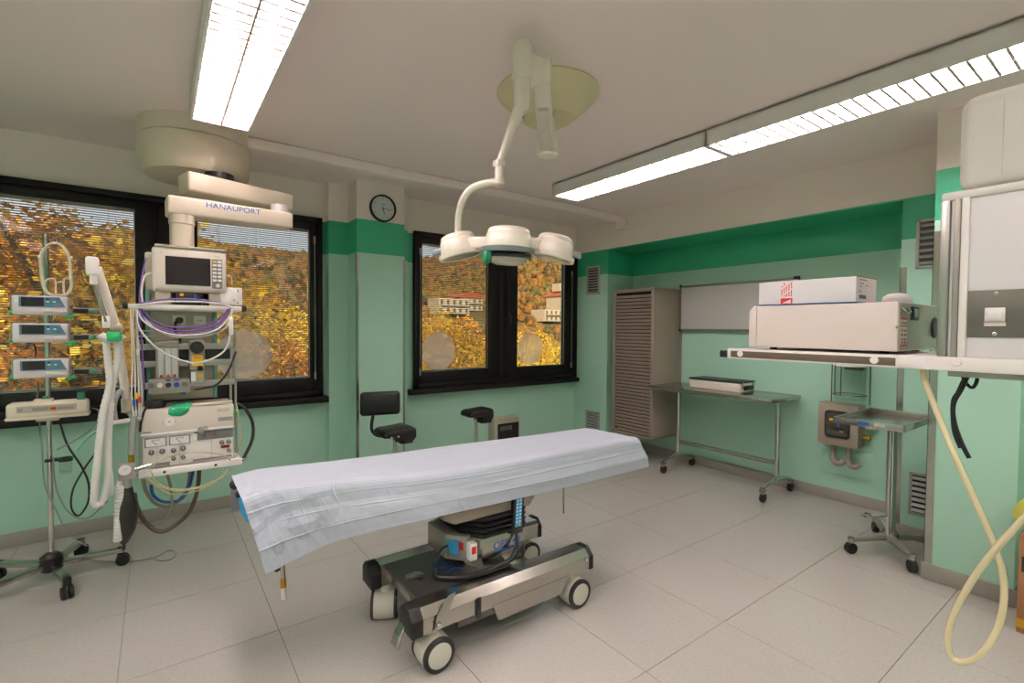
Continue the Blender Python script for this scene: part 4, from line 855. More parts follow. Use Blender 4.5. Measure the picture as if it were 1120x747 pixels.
# handset hanging at the table side
hs = thing('hand_control', 'black hand control with light blue key strip hanging at the table side', 'remote control', (1.558, 2.085, .437))
p0 = ony(564, 583, 2.05)
HM = frame((1.558, 2.085, .437), (1, 0, 0), (.05, 0, 1))
B().prism([(-.036, .0), (.036, .0), (.036, .22), (-.036, .22)], .024, HM @ Matrix.Translation((0, 0, -.012)), .006).build('body', 'black_plastic', hs, world=True)
ks = plate(HM @ Matrix.Translation((0, 0, .012)), -.020, .022, .04, .20, .002).build('key_strip', 'mattress_blue', hs, world=True)
for i in range(7):
    for x in (-.010, .010): plate(HM @ Matrix.Translation((0, 0, .014)), x-.006, x+.006, .062+i*.019, .073+i*.019, .0015).build('key', 'drape_hem', ks, world=True)
disc(HM @ Matrix.Translation((0, 0, .014)), .008, .050, .007, .002).build('key', 'yellow_label', ks, world=True)
tb((.10, -.22, .64), (.13, -.17, .72), .004, 'handset_hook', 'steel')

# ---- paper drape
ZT = .822
back = [(253, 520), (288, 512), (349, 505.4), (405, 499), (480, 488.6), (560, 478.5), (640, 468)]
near = [(265, 547.5), (299, 537), (345, 532), (399, 526), (480, 518), (590, 499.5), (695.6, 478.8)]
hem = [(290, 627), (322, 611), (362, 593), (405, 581), (480, 563.7), (590, 539), (708, 510)]
Bk = [onz(*p, ZT) for p in back]; Nr = [onz(*p, ZT) for p in near]
Hm = []
for h_, n_, t in zip(hem, Nr, range(7)):
    Hm.append(ony(*h_, n_.y-.055-.012*math.sin(t*2.1)))
def cr(P, u):
    n = len(P)-1; f = min(max(u*n, 0), n-1e-6); i = int(f); t = f-i
    p1, p2 = P[i], P[i+1]; p0 = P[i-1] if i else p1*2-p2; p3 = P[i+2] if i+2 <= n else p2*2-p1
    return .5*((2*p1)+(p2-p0)*t+(2*p0-5*p1+4*p2-p3)*t*t+(3*p1-p0-3*p2+p3)*t**3)
def hsh(i, j): return (math.sin(i*127.1+j*311.7)*43758.5453) % 1
def vn(x, y):
    i, j = math.floor(x), math.floor(y); u, v = x-i, y-j; u = u*u*(3-2*u); v = v*v*(3-2*v)
    return (hsh(i, j)*(1-u)+hsh(i+1, j)*u)*(1-v)+(hsh(i, j+1)*(1-u)+hsh(i+1, j+1)*u)*v
def crease(d, w_): return max(0, 1-abs(d)/w_)
NU, NV = 240, 150
dr = B(); bm = dr.bm; grid = []
for i in range(NU+1):
    u = i/NU; bk, nr, hm = cr(Bk, u), cr(Nr, u), cr(Hm, u); row = []
    out = Vector(((nr-bk).x, (nr-bk).y, 0)).normalized()
    for j in range(NV+1):
        v = j/NV
        if v < .16:                       # far side, hanging down
            t = 1-v/.16; p = bk-out*(.02+.03*t)+Vector((0, 0, -.20*t)); nrm = -out
        elif v < .56:
            t = (v-.16)/.40; p = bk.lerp(nr, t); nrm = Vector((0, 0, 1))
        else:
            t = (v-.56)/.44; p = nr.lerp(hm, t); p = p+out*(.02*math.sin(min(1, t*2.2)*math.pi/2)*(1-t*.5)); nrm = (out*.9+Vector((0, 0, .25))).normalized()
        # soft crumple and the sharp folds of paper that was packed in rectangles
        side = max(0, min(1, (v-.5)/.1)); top = 1-side if v > .16 else 0
        def tri(x): x = x-math.floor(x); return 1-abs(2*x-1)
        d = (vn(u*13, v*7)-.5)*(.005*side+.004*top)+(vn(u*34+9, v*16)-.5)*(.004*side+.0016*top)
        d += side*(.010*tri((v-.56)/.29+.5)*(.55+.9*vn(u*5+3, 1.7))+.006*tri(u*3.1+.15+.12*v)+.004*tri(u*6.7+.4-.2*v))
        d += top*.002*tri(u*3.1+.15)
        vc = .575+.155*max(0, 1-u/.42)
        d += side*crease(v-vc, .045)*.012*max(0, 1-u/.5)
        for cu, cv, r_, a_ in ((.10, .83, .05, .016), (.24, .80, .07, .018), (.36, .74, .05, .014), (.05, .70, .05, -.014), (.17, .68, .06, -.012), (.31, .88, .05, -.012), (.55, .78, .07, .008), (.75, .70, .08, .008), (.66, .86, .05, -.008)):
            d += a_*max(0, 1-max(abs(u-cu)/r_+abs(v-cv)/.16, abs(v-cv)/.10))*side
        for cv, w2 in ((.635, .007), (.745, .007), (.865, .007)): d += side*crease(v-cv-.006*math.sin(u*9+cv*20), w2)*.0042*max(0, 1.9*vn(u*7+cv*50, 4.2)-.35)
        for cu, ca in ((.10, 1), (.255, .5), (.40, 1.1), (.56, .6), (.70, .9), (.86, .7)): d += ca*crease(u-cu-.03*(v-.6)-.004*math.sin(v*23+cu*40), .0045)*.0034*(.15+.85*side)*max(0, 1.8*vn(v*8+cu*90, 7.7)-.4)
        for cv in (.26, .36, .46): d += top*crease(v-cv-.01*math.sin(u*5+cv*9), .008)*.0016*max(0, 2*vn(u*6+cv*31, 2.2)-.6)
        if abs(v-.56) < .010 or abs(v-.16) < .02: d -= .002
        row.append(bm.verts.new(p+nrm*d))
    grid.append(row)
for i in range(NU):
    for j in range(NV): bm.faces.new((grid[i][j], grid[i][j+1], grid[i+1][j+1], grid[i+1][j]))
bmesh.ops.recalc_face_normals(bm, faces=bm.faces)
do = tag(dr.build('surgical_drape', 'drape_paper', smooth=False), 'pale blue-white creased paper drape covering the whole operating table', 'drape')
sm = do.modifiers.new('thick', 'SOLIDIFY'); sm.thickness = .0015; sm.offset = -1

# ================================================================== STOOLS AND SMALL WALL THINGS
def stool_base(root, h):
    B().cyl((0, 0, .10), (0, 0, h*.6), .026).build('gas_column', 'stool_leg', root); B().cyl((0, 0, h*.55), (0, 0, h-.05), .016).build('piston', 'chrome', root)
    B().cyl((0, 0, h*.58), (0, 0, h*.62), .030).build('column_collar', 'black_plastic', root)
    for k in range(5):
        M = Matrix.Rotation(R(72*k+20), 4, 'Z')
        B().box((.145, 0, .095), (.27, .035, .025), .006, M=M).build('leg', 'stool_leg', root)
        c = B().box((.265, 0, .075), (.03, .03, .03), .004, M=M).build('caster', 'black_plastic', root)
        B().cyl(M @ Vector((.275, -.018, .031)), M @ Vector((.275, .018, .031)), .030).build('wheel', 'black_rubber', c)
    B().lathe([(0, .07), (.04, .07), (.045, .09), (.035, .12), (0, .125)], 20).build('hub', 'stool_leg', root)
def seat_profile(L, z):
    return [(-L, z+.03), (-L*.96, z+.06), (-L*.7, z+.075), (0, z+.078), (L*.72, z+.088), (L*.94, z+.08), (L, z+.055), (L, z+.0), (L*.85, z-.03), (L*.35, z-.035), (L*.25, z+.0), (-L*.3, z+.012), (-L*.9, z+.015)]
s1 = thing('swivel_stool', 'black padded swivel stool with backrest in front of the clock pillar', 'stool', (1.60, 3.86, 0))
stool_base(s1, .655)
B().prism(seat_profile(.145, .630), .26, frame((.0, .13, 0), (1, 0, 0), (0, 0, 1)), .02).build('seat', 'black_vinyl', s1)
B().span((.02, -.09, .575), (.13, .09, .625), .01).build('seat_mechanism', 'black_plastic', s1)
B().tube([(.05, .05, .63), (-.08, .12, .62), (-.14, .16, .68), (-.12, .16, .84), (-.12, .155, .93)], .014, sub=4).build('back_bracket', 'black_plastic', s1)
q = B().box((0, 0, 0), (.35, .06, .20), .045, 4, M=Matrix.Translation((-.075, .125, .90)) @ Matrix.Rotation(R(2), 4, 'Y') @ Matrix.Rotation(R(-6), 4, 'X')); q.build('backrest', 'black_vinyl', s1)
for x in (-.08, -.02): B().sphere((x, -.131, .655), .007, n=8).build('stud', 'chrome', s1)
s2 = thing('swivel_stool', 'black padded swivel stool without backrest below the far window', 'stool', (2.46, 3.95, 0))
stool_base(s2, .72)
B().prism(seat_profile(.135, .69), .20, frame((.01, .10, 0), (1, 0, 0), (0, 0, 1)), .02).build('seat', 'black_vinyl', s2)
B().span((.02, -.08, .635), (.13, .08, .69), .01).build('seat_mechanism', 'black_plastic', s2)

bk_ = thing('breaker_box', 'small grey wall box with dark smoked lid below the far window', 'electrical box', (3.41, YW, .16))
a = ony(541, 460, 4.62); b_ = ony(571, 481, 4.62)
B().span((a.x, 4.63, a.z-.30), (b_.x-.03, YW-.001, a.z+.01), .01).build('case', 'cream_dark', bk_, world=True)
fr = plate(FY((0, 4.6295, 0)), a.x+.05, b_.x-.05, a.z-.27, a.z-.05, .01, .003).build('lid', 'black_plastic', bk_, world=True)
for i in range(5): plate(FY((0, 4.619, 0)), a.x+.08+i*.035, a.x+.105+i*.035, a.z-.13, a.z-.08, .006).build('breaker', 'dial_grey', fr, world=True)

ck = thing('wall_clock', 'round black-rimmed wall clock with white dial on the pillar', 'clock', (1.703, 4.40, 2.52))
CM = FY((1.703, 4.3995, 2.651))
B().lathe([(0, 0), (.124, 0), (.126, .01), (.124, .034), (.118, .037), (.112, .034), (.110, .012), (0, .012)], 48, CM).build('rim', 'black_plastic', ck, world=True)
fc = B().lathe([(0, 0), (.111, 0), (.111, .003), (0, .003)], 48, CM @ Matrix.Translation((0, 0, .011))).build('dial', 'clock_face', ck, world=True)
for k in range(12):
    a_ = R(90-30*k); text('hour_number', str(k if k else 12), .024, CM @ Matrix.Translation((.088*math.cos(a_), .088*math.sin(a_), .0143)), 'panel_grey', fc)
text('lettering', 'TIME', .018, CM @ Matrix.Translation((0, .035, .0143)), 'blue_print', fc)
def hand(name, ang, L, w_, m, z): B().prism([(-w_, -.012), (w_, -.012), (w_*.6, L), (-w_*.6, L)], .001, CM @ Matrix.Translation((0, 0, z)) @ Matrix.Rotation(-R(ang), 4, 'Z')).build(name, m, ck, world=True)
hand('hour_hand', 163, .055, .004, 'black_plastic', .016); hand('minute_hand', 97, .085, .003, 'black_plastic', .0175); hand('second_hand', 95, .05, .0015, 'red_knob', .019)
B().lathe([(0, 0), (.006, 0), (.005, .004), (0, .004)], 12, CM @ Matrix.Translation((0, 0, .018))).build('hand_pin', 'red_knob', ck, world=True)

def vent(X, y0, y1, z0, z1, n, label):          # grille on a face looking to -X
    r = thing('wall_vent', label, 'vent', (X, (y0+y1)/2, z0))
    f = B(); t = .012; w_ = min(.028, (y1-y0)*.14)
    f.span((X-t, y0, z0), (X-.0005, y0+w_, z1), .003); f.span((X-t, y1-w_, z0), (X-.0005, y1, z1), .003); f.span((X-t, y0, z0), (X-.0005, y1, z0+w_), .003); f.span((X-t, y0, z1-w_), (X-.0005, y1, z1), .003)
    f.build('frame', 'vent_steel', r, world=True)
    B().span((X-.002, y0+.01, z0+.01), (X-.0006, y1-.01, z1-.01)).build('backing', 'black_plastic', r, world=True)
    sl = None; h = (z1-z0-2*w_)/n
    for k in range(n):
        z = z0+w_+h*(k+.5)-z0
        if sl is None: sl = B().box((0, 0, 0), (.002, y1-y0-2*w_+.004, h*.75), M=Matrix.Rotation(R(38), 4, 'Y')).build('slat', 'vent_steel', r, loc=(-.007, 0, z))
        else: inst(sl, r, (-.007, 0, z))
vent(XS, 4.30, 4.53, 1.98, 2.345, 9, 'grey louvred wall vent high beside the far window corner')
vent(XS, 4.27, 4.525, .20, .49, 8, 'grey louvred wall vent low beside the far window corner')
vent(XS, 1.0, 1.148, 2.0, 2.357, 7, 'grey louvred wall vent high behind the white supply boom')
vent(XS, 1.0, 1.148, .19, .508, 7, 'grey louvred wall vent low behind the instrument stand')

# ---- roller shutter cabinet hung in the recess
ca = thing('shutter_cabinet', 'tall taupe wall cabinet with horizontal roller shutter slats', 'cabinet', (4.72, 3.73, .30))
cx0, cx1, cy0, cy1, cz0, cz1 = 4.45, XR-.001, 3.44, 4.03, .30, 2.0
bd = B(); bd.span((cx0+.03, cy0, cz0), (cx1, cy0+.02, cz1), .004); bd.span((cx0+.03, cy1-.02, cz0), (cx1, cy1, cz1), .004); bd.span((cx0+.04, cy0, cz0), (cx1, cy1, cz0+.03)); bd.span((cx0+.02, cy0, cz1-.03), (cx1, cy1, cz1+.012), .006)
bd.span((cx1-.01, cy0, cz0), (cx1, cy1, cz1)); bd.build('carcass', 'cabinet_taupe', ca, world=True)
ff = B(); ff.span((cx0, cy0-.006, cz0-.006), (cx0+.035, cy0+.034, cz1+.006), .006); ff.span((cx0, cy1-.03, cz0-.006), (cx0+.035, cy1+.004, cz1+.006), .006); ff.span((cx0, cy0, cz0-.006), (cx0+.03, cy1, cz0+.02), .004); ff.span((cx0, cy0, cz1-.025), (cx0+.035, cy1, cz1+.012), .006)
ff.build('front_frame', 'cabinet_frame', ca, world=True)
B().span((cx1-.02, cy0-.008, cz0-.02), (cx1-.001, cy0+.001, cz1+.06), .003).build('wall_flange', 'cabinet_frame', ca, world=True)
ns = 40; hh = (cz1-.05-cz0-.03)/ns; sl = None
for k in range(ns):
    z = cz0+.025+hh*(k+.5)-.30
    if sl is None:
        sl = B().prism([(-hh*.42, 0), (-hh*.36, .010), (-hh*.1, .016), (hh*.2, .015), (hh*.36, .006), (hh*.38, 0)], cy1-cy0-.066, frame((0, cy1-.031-3.73, 0), (0, 0, 1), (-1, 0, 0))).build('slat', 'slat_taupe', ca, loc=(cx0+.026-4.72, 0, z))
        zs = [v.co.y for v in sl.data.vertices]
        if max(zs) > .32: sl.data.transform(Matrix.Translation((0, -(max(zs)+min(zs))/2+.002, 0)))
    else: inst(sl, ca, (cx0+.026-4.72, 0, z))
B().span((cx0+.028, cy0+.03, cz0+.02), (cx0+.034, cy1-.03, cz1-.03)).build('shutter_backing', 'frame_black', ca, world=True)
B().span((cx0+.012, cy1-.075, cz0+.035), (cx0+.026, cy1-.04, cz0+.075), .004).build('lock', 'black_plastic', ca, world=True)

# ---- x-ray film viewer on the wall
xv = thing('film_viewer', 'long pale unlit film viewing box on the wall beside the shutter cabinet', 'light box', (4.96, 2.8, 1.535))
B().span((4.935, 2.14, 1.535), (XR-.001, 3.43, 2.045), .006).build('case', 'viewer_panel', xv, world=True)
fq = B(); fq.span((4.926, 2.14, 1.53), (4.94, 3.432, 1.553), .002); fq.span((4.926, 2.14, 2.028), (4.94, 3.432, 2.05), .002); fq.span((4.926, 2.135, 1.53), (4.94, 2.15, 2.05), .002); fq.span((4.926, 3.42, 1.53), (4.94, 3.434, 2.05), .002)
fq.build('frame', 'view_frame', xv, world=True)
for y in (2.34, ): B().span((4.9325, y-.002, 1.555), (4.9352, y+.002, 2.027)).build('panel_joint', 'view_frame', xv, world=True)
for y, z in ((2.15, 2.045), (3.425, 2.045), (3.425, 1.535)): B().span((4.918, y-.02 if y < 3 else y-.008, z-.012), (4.942, y+.03 if y < 3 else y+.012, z+.016), .003).build('corner_cap', 'black_plastic', xv, world=True)

# ---- stainless wheeled table
tbx = thing('instrument_table', 'stainless steel instrument table on two castored T-legs by the wall', 'table', (4.64, 2.76, 0))
B().span((4.36, 2.10, .918), (4.93, 3.42, .928), .002).build('table_top', 'steel', tbx, world=True)
B().span((4.355, 2.095, .893), (4.365, 3.425, .928), .003).build('edge_lip', 'steel', tbx, world=True); B().span((4.36, 2.095, .893), (4.935, 2.105, .928), .003).build('edge_lip', 'steel', tbx, world=True)
B().span((4.36, 3.415, .893), (4.935, 3.425, .928), .003).build('edge_lip', 'steel', tbx, world=True); B().span((4.925, 2.10, .893), (4.935, 3.42, .928), .003).build('edge_lip', 'steel', tbx, world=True)
for y in (2.155, 3.215):
    B().cyl((4.62, y, .13), (4.62, y, .915), .021).build('leg', 'chrome', tbx, world=True)
    ft = B().tube([(4.36, y, .125), (4.48, y, .15), (4.62, y, .165), (4.76, y, .15), (4.88, y, .125)], [.02, .022, .028, .022, .02], n=10).build('foot', 'chrome', tbx, world=True)
    for x in (4.36, 4.88):
        c = B().span((x-.018, y-.022, .075), (x+.018, y+.022, .125), .005).build('caster', 'steel', tbx, world=True)
        B().cyl((x+.01, y-.014, .042), (x+.01, y+.014, .042), .0415).build('wheel', 'black_rubber', c, world=True)
        B().span((x-.03, y-.018, .100), (x+.05, y+.018, .108), .003).build('brake_tab', 'steel', c, world=True)
for z in (.30, .325): B().cyl((4.62, 2.155, z), (4.62, 3.215, z), .010, n=12).build('stretcher', 'chrome', tbx, world=True)
sc = thing('sterilizing_case', 'low metal instrument case with black lid lying on the stainless table', 'case', (4.70, 2.82, .929))
B().span((4.58, 2.50, .929), (4.86, 3.06, 1.02), .012).build('body', 'cream', sc, world=True)
B().span((4.575, 2.495, 1.018), (4.865, 3.065, 1.036), .006).build('lid', 'black_plastic', sc, world=True)
for y, s in ((2.496, -1), (3.078, 1)):
    B().span((4.64, y-.014, .95), (4.80, y, .995), .004).build('handle', 'black_plastic', sc, world=True)
for x in (4.62, 4.82): B().span((x-.012, 2.486, .965), (x+.012, 2.50, 1.03), .003).build('latch', 'chrome', sc, world=True)

# ---- beige wall control box, pipes, access plate
wb = thing('wall_control_box', 'beige wall box with rounded dark window on the right wall', 'control box', (4.9, 1.74, .53))
B().span((4.82, 1.585, .53), (XR-.001, 1.90, .90), .006).build('case', 'box_beige', wb, world=True)
WM = FX((4.8195, 1.742, .72))
def rrect(w_, h, r, n=5):
    P = []
    for cx, cy, a0_ in ((w_-r, h-r, 0), (-w_+r, h-r, 90), (-w_+r, -h+r, 180), (w_-r, -h+r, 270)):
        for k in range(n+1): a_ = R(a0_+90*k/n); P.append((cx+r*math.cos(a_), cy+r*math.sin(a_)))
    return P
wr = B().prism(rrect(.098, .118, .03), .012, WM).build('window_gasket', 'black_rubber', wb, world=True)
B().prism(rrect(.080, .100, .022), .003, WM @ Matrix.Translation((0, 0, .0105))).build('window', 'screen_grey', wr, world=True)
for (x0, x1, y0, y1, c_) in ((-.05, .05, -.05, -.02, 'black_plastic'), (-.06, -.03, .03, .05, 'yellow_label'), (.0, .02, -.02, .03, 'blue_hose'), (.02, .05, -.065, -.05, 'brass')): plate(WM @ Matrix.Translation((0, 0, .0136)), x0, x1, y0, y1, .001).build('inner_part', c_, wr, world=True)
disc(WM, .125, .03, .010, .014).build('lock', 'brushed', wb, world=True)
B().span((4.90, 1.49, .70), (XR-.001, 1.565, .82), .006).build('side_socket', 'coat_cream', wb, world=True); B().cyl((4.93, 1.53, .62), (4.93, 1.585, .62), .022).build('side_valve', 'brass', wb, world=True)
for y in (1.80, 1.68):
    B().tube([(4.90, y, .53), (4.90, y, .45), (4.885, y-.005, .40), (4.87, y-.03, .365), (4.87, y-.07, .365), (4.88, y-.095, .395)], .02, n=12).build('pipe_elbow', 'cabinet_taupe', wb, world=True)
ap = tag(B().span((XR-.006, 1.52, .24), (XR-.0005, 1.93, .475), .002).build('access_plate', 'wall'), 'green painted access plate on the wall under the beige box', 'wall plate')
# suction canister in its wire holder
su = thing('suction_canister', 'clear suction canister in a wire holder on the right wall', 'canister', (4.87, 1.665, .90))
B().lathe([(0, 0), (.105, 0), (.115, .02), (.118, .32), (.112, .32), (.110, .025), (0, .012)], 30, Matrix.Translation((4.845, 1.665, .925))).build('jar', 'clear', su, world=True)
B().lathe([(0, .33), (.125, .33), (.125, .315), (.110, .31)], 30, Matrix.Translation((4.845, 1.665, .925))).build('lid', 'white_plastic', su, world=True)
wq = B(); N = 28
wq.tube([(4.845+.124*math.cos(2*math.pi*k/N), 1.665+.124*math.sin(2*math.pi*k/N), .99) for k in range(N)], .004, closed=True, sub=1, n=6); wq.build('holder_ring', 'steel_dark', su, world=True)
for y in (1.52, 1.70, 1.745, 1.81):
    B().cyl((4.75 if 1.6 < y < 1.8 else 4.86, y, .915 if y in (1.52, 1.81) else .985), (4.75 if 1.6 < y < 1.8 else 4.86, y, 1.26), .005, n=8).build('holder_wire', 'steel_dark', su, world=True)
B().span((4.90, 1.60, 1.20), (XR-.001, 1.73, 1.24), .004).build('wall_bracket', 'steel_dark', su, world=True)

# ---- mayo stand
MX, MY = 4.14, 1.155
ms = thing('mayo_stand', 'steel instrument stand with single post and flat tray beside the column', 'instrument stand', (MX, MY, 0))
B().cyl((0, 0, .09), (0, 0, .93), .030).build('post', 'chrome', ms)
B().cyl((-.042, 0, .12), (-.042, 0, .90), .012).build('guide_rod', 'chrome', ms)
hbm = B().lathe([(0, .07), (.05, .07), (.052, .13), (.036, .15), (0, .15)], 20).build('hub', 'steel', ms)
for (x, y) in ((3.875, 1.30), (3.895, .965), (4.44, 1.33), (4.37, .975)):
    e = Vector((x-MX, y-MY, 0)); 
    B().tube([Vector((0, 0, .105)), e*.5+Vector((0, 0, .10)), e+Vector((0, 0, .095))], [.026, .022, .018], n=8, sub=3).build('leg', 'brushed', ms)
    c = B().box(e+Vector((0, 0, .095)), (.034, .034, .04), .005).build('caster', 'steel', ms)
    q = B(); dn = Vector((-e.y, e.x, 0)).normalized()
    q.cyl(e-dn*.018+Vector((0, 0, .038)), e+dn*.018+Vector((0, 0, .038)), .0375); q.build('wheel', 'black_rubber', c)
B().tube([(-.03, .0, .26), (-.20, .03, .27), (-.21, .10, .265), (-.05, .12, .24), (-.02, .03, .2)], .008, n=8).build('foot_pedal', 'chrome', ms)
x0, x1, y0, y1 = 3.56, 4.22, .935, 1.315
ty = B().span((x0, y0, .945), (x1, y1, .951), .002).build('tray', 'steel', ms, world=True)
for a, b_ in (((x0, y0), (x0+.012, y1)), ((x1-.012, y0), (x1, y1)), ((x0, y0), (x1, y0+.012)), ((x0, y1-.012), (x1, y1))): B().span((*a, .945), (*b_, .985), .003).build('tray_rim', 'steel', ty, world=True)
plate(FX((x0-.0005, 1.145, .966)), -.03, .03, -.010, .010, .0008).build('maker_label', 'blue_print', ty, world=True); text('lettering', 'ECO', .026, FX((x0-.001, 1.06, .966)), 'white_plastic', ty)
B().span((3.72, 1.12, .915), (4.16, 1.18, .944), .004).build('tray_bearer', 'steel', ms, world=True)

# ================================================================== RIGHT SUPPLY BOOM WITH SHELF
X0 = 1.74
rb_ = thing('supply_boom', 'white and aluminium supply boom with long equipment shelf beside the right column', 'supply boom', (1.95, .15, 1.44))
hd_ = B().span((X0+.004, -.20, 1.478), (2.12, .372, 1.915), .006).build('head_case', 'boom_panel', rb_, world=True)
B().span((X0-.004, -.21, 1.902), (2.13, .392, 1.925), .006).build('head_top', 'white_plastic', rb_, world=True)
B().span((X0-.004, .372, 1.478), (X0+.03, .392, 1.905), .005).build('corner_profile', 'aluminium', rb_, world=True)
B().span((X0-.003, .350, 1.478), (X0+.008, .364, 1.905), .003).build('corner_profile', 'brushed', rb_, world=True)
B().span((X0-.0045, .332, 1.478), (X0+.006, .349, 1.905), .003).build('corner_profile', 'white_plastic', rb_, world=True)
B().span((X0+.05, .373, 1.478), (2.12, .390, 1.905), .004).build('side_profile', 'aluminium', rb_, world=True)
ub = B().span((X0+.0, -.30, 1.924), (2.13, .362, 2.175), .035, 4).build('upper_column', 'white_plastic', rb_, world=True)
B().span((X0-.0015, .2735, 1.93), (X0+.01, .2755, 2.14)).build('column_joint', 'coat_cream', ub, world=True)
B().lathe([(.17, 2.16), (.17, 2.30), (.14, 2.32), (.10, 2.33), (.10, ZC-.001), (.0, ZC-.001)], 32, Matrix.Translation((1.95, -.45, 0))).build('ceiling_column', 'white_plastic', rb_, world=True)
B().span((1.84, -.5, 2.0), (2.06, -.25, 2.17), .03).build('arm_bridge', 'white_plastic', rb_, world=True)
sp_ = plate(FX((X0+.0035, 0, 0)), -.331, -.215, 1.534, 1.656, .004, .001).build('socket_plate', 'switch_plate', rb_, world=True)
sk = plate(FX((X0-.0005, 0, 0)), -.297, -.259, 1.574, 1.610, .007, .002).build('data_socket', 'white_plastic', sp_, world=True)
plate(FX((X0-.0075, 0, 0)), -.292, -.264, 1.578, 1.600, .006, .002).build('socket_flap', 'paper_white', sk, world=True)
plate(FX((X0-.0005, 0, 0)), -.298, -.258, 1.563, 1.573, .002).build('socket_label', 'device_beige', sp_, world=True)
for z in (1.647, 1.543): B().sphere((X0-.001, .278, z), .006, (.5, 1, 1), 10).build('screw', 'chrome', sp_, world=True)
# shelf and rails
sh = B().span((X0+.012, .40, 1.452), (2.20, 1.0, 1.476), .004).build('shelf', 'white_plastic', rb_, world=True)
rr = B().span((X0-.006, .476, 1.441), (X0+.014, 1.0, 1.478), .003).build('front_rail', 'white_plastic', rb_, world=True)
B().span((X0-.008, .482, 1.447), (X0-.005, .985, 1.470), .001).build('rail_inset', 'rail_brown', rr, world=True)
for y in (.947, .533): disc(FX((X0-.008, y, 1.4605)), 0, 0, .011, .005).build('rail_button', 'white_plastic', rr, world=True)
B().span((X0-.006, 1.0, 1.444), (X0+.02, 1.03, 1.47), .002).build('rail_end', 'black_plastic', rr, world=True)
br = B().span((X0-.008, -.22, 1.441), (2.14, .478, 1.479), .004).build('lower_frame', 'white_plastic', rb_, world=True)
disc(FX((X0-.008, .348, 1.466)), 0, 0, .011, .004).build('frame_button', 'white_plastic', br, world=True)
B().span((X0-.009, .415, 1.443), (X0-.005, .455, 1.477), .002).build('rail_joint', 'paper_white', br, world=True)
B().span((X0+.01, -.20, 1.425), (2.10, .37, 1.442), .003).build('bottom_plate', 'vent_steel', rb_, world=True)
# device on the shelf
dv_ = thing('medical_device', 'large beige metal device lying on the supply boom shelf', 'device', (2.0, .72, 1.478))
B().span((1.80, .497, 1.486), (2.19, .925, 1.637), .004).build('case', 'device_beige', dv_, world=True)
B().prism([(1.486, .925), (1.486, .952), (1.618, .952), (1.637, .936), (1.637, .925)], .395, frame((2.192, 0, 0), (0, 0, 1), (0, 1, 0)), .003).build('front_bezel', 'device_beige', dv_, world=True)
DM = FY((0, .4968, 0))
plate(DM, 1.803, 2.188, 1.490, 1.634, .003).build('rear_panel', 'brushed', dv_, world=True)
DM2 = FY((0, .4936, 0))
wl = plate(DM2, 1.808, 1.868, 1.502, 1.588, .001).build('warning_label', 'coat_cream', dv_, world=True)
DM3 = FY((0, .4925, 0))
for z0_, z1_, c_ in ((1.583, 1.588, 'red_print'), (1.562, 1.566, 'red_print'), (1.502, 1.508, 'red_print')): plate(DM3, 1.808, 1.868, z0_, z1_, .0006).build('label_line', c_, wl, world=True)
for i, z in enumerate((1.573, 1.550, 1.537, 1.523, 1.514)): plate(DM3, 1.813+.004*(i % 2), 1.832, z-.003, z+.003, .0006).build('label_print', 'panel_grey', wl, world=True); plate(DM3, 1.842, 1.862-.003*(i % 2), z-.004, z+.003, .0006).build('label_print', 'panel_grey', wl, world=True)
plate(DM2, 1.90, 1.965, 1.582, 1.625, .006, .002).build('power_socket', 'black_plastic', dv_, world=True); plate(FY((0, .4876, 0)), 1.912, 1.953, 1.590, 1.618, .001).build('socket_face', 'screen_dark', dv_, world=True)
B().tube([(1.815, .492, 1.618), (1.82, .484, 1.606), (1.842, .484, 1.605), (1.862, .484, 1.607), (1.868, .492, 1.62)], .003, n=6).build('cord_hook', 'chrome', dv_, world=True)
for k in range(3): plate(DM2, 1.99, 2.02, 1.595+k*.010, 1.600+k*.010, .0008).build('label_print', 'yellow_label', dv_, world=True)
disc(FY((2.15, .4936, 1.56)), 0, 0, .036, .006).build('fan_grille', 'black_plastic', dv_, world=True)
for x in (1.84, 2.14):
    for y in (.54, .88): B().cyl((x, y, 1.4775), (x, y, 1.487), .012).build('foot', 'black_rubber', dv_, world=True)
B().cyl((1.7995, .4985, 1.56), (1.797, .4985, 1.56), .004).build('side_screw', 'chrome', dv_, world=True)
# carton on the device
ct = thing('carton', 'white cardboard carton with red print lying on the beige device', 'carton', (1.89, .76, 1.638))
B().span((1.80, .608, 1.640), (1.975, .918, 1.722), .0015).build('box', 'carton_white', ct, world=True)
KM = FX((1.7997, 0, 0))
sq = plate(KM, -.839, -.800, 1.6415, 1.661, .0005).build('red_emblem', 'red_print', ct, world=True)
B().prism([(-.834, 1.644), (-.805, 1.657), (-.804, 1.643)], .0004, FX((1.7991, 0, 0))).build('emblem_mark', 'carton_white', sq, world=True)
for k in range(5):
    ln = (.7, .95, .8, 1.0, .9)[k]
    for j in range(9):
        if (j*7+k*3) % 5 == 0: continue
        z0_ = 1.668+j*.0055
        if z0_ > 1.668+.05*ln: continue
        plate(KM, -.838+k*.008, -.834+k*.008, z0_, z0_+.0042, .0004).build('red_print', 'red_print', ct, world=True)
B().span((1.80, .607, 1.7215), (1.975, .6085, 1.7245)).build('lid_edge', 'cardboard', ct, world=True)
B().span((1.798, .606, 1.6385), (1.976, .92, 1.641)).build('base_sheet', 'blue_hose', ct, world=True)
EM = FY((0, .6078, 0))
for i in range(10): plate(EM, 1.825+i*.006, 1.828+i*.006+(i % 3)*.001, 1.652, 1.664, .0004).build('bar_mark', 'black_plastic', ct, world=True)
text('lettering', '19G', .009, FY((1.83, .6076, 1.675)), 'black_plastic', ct, depth=.0002)
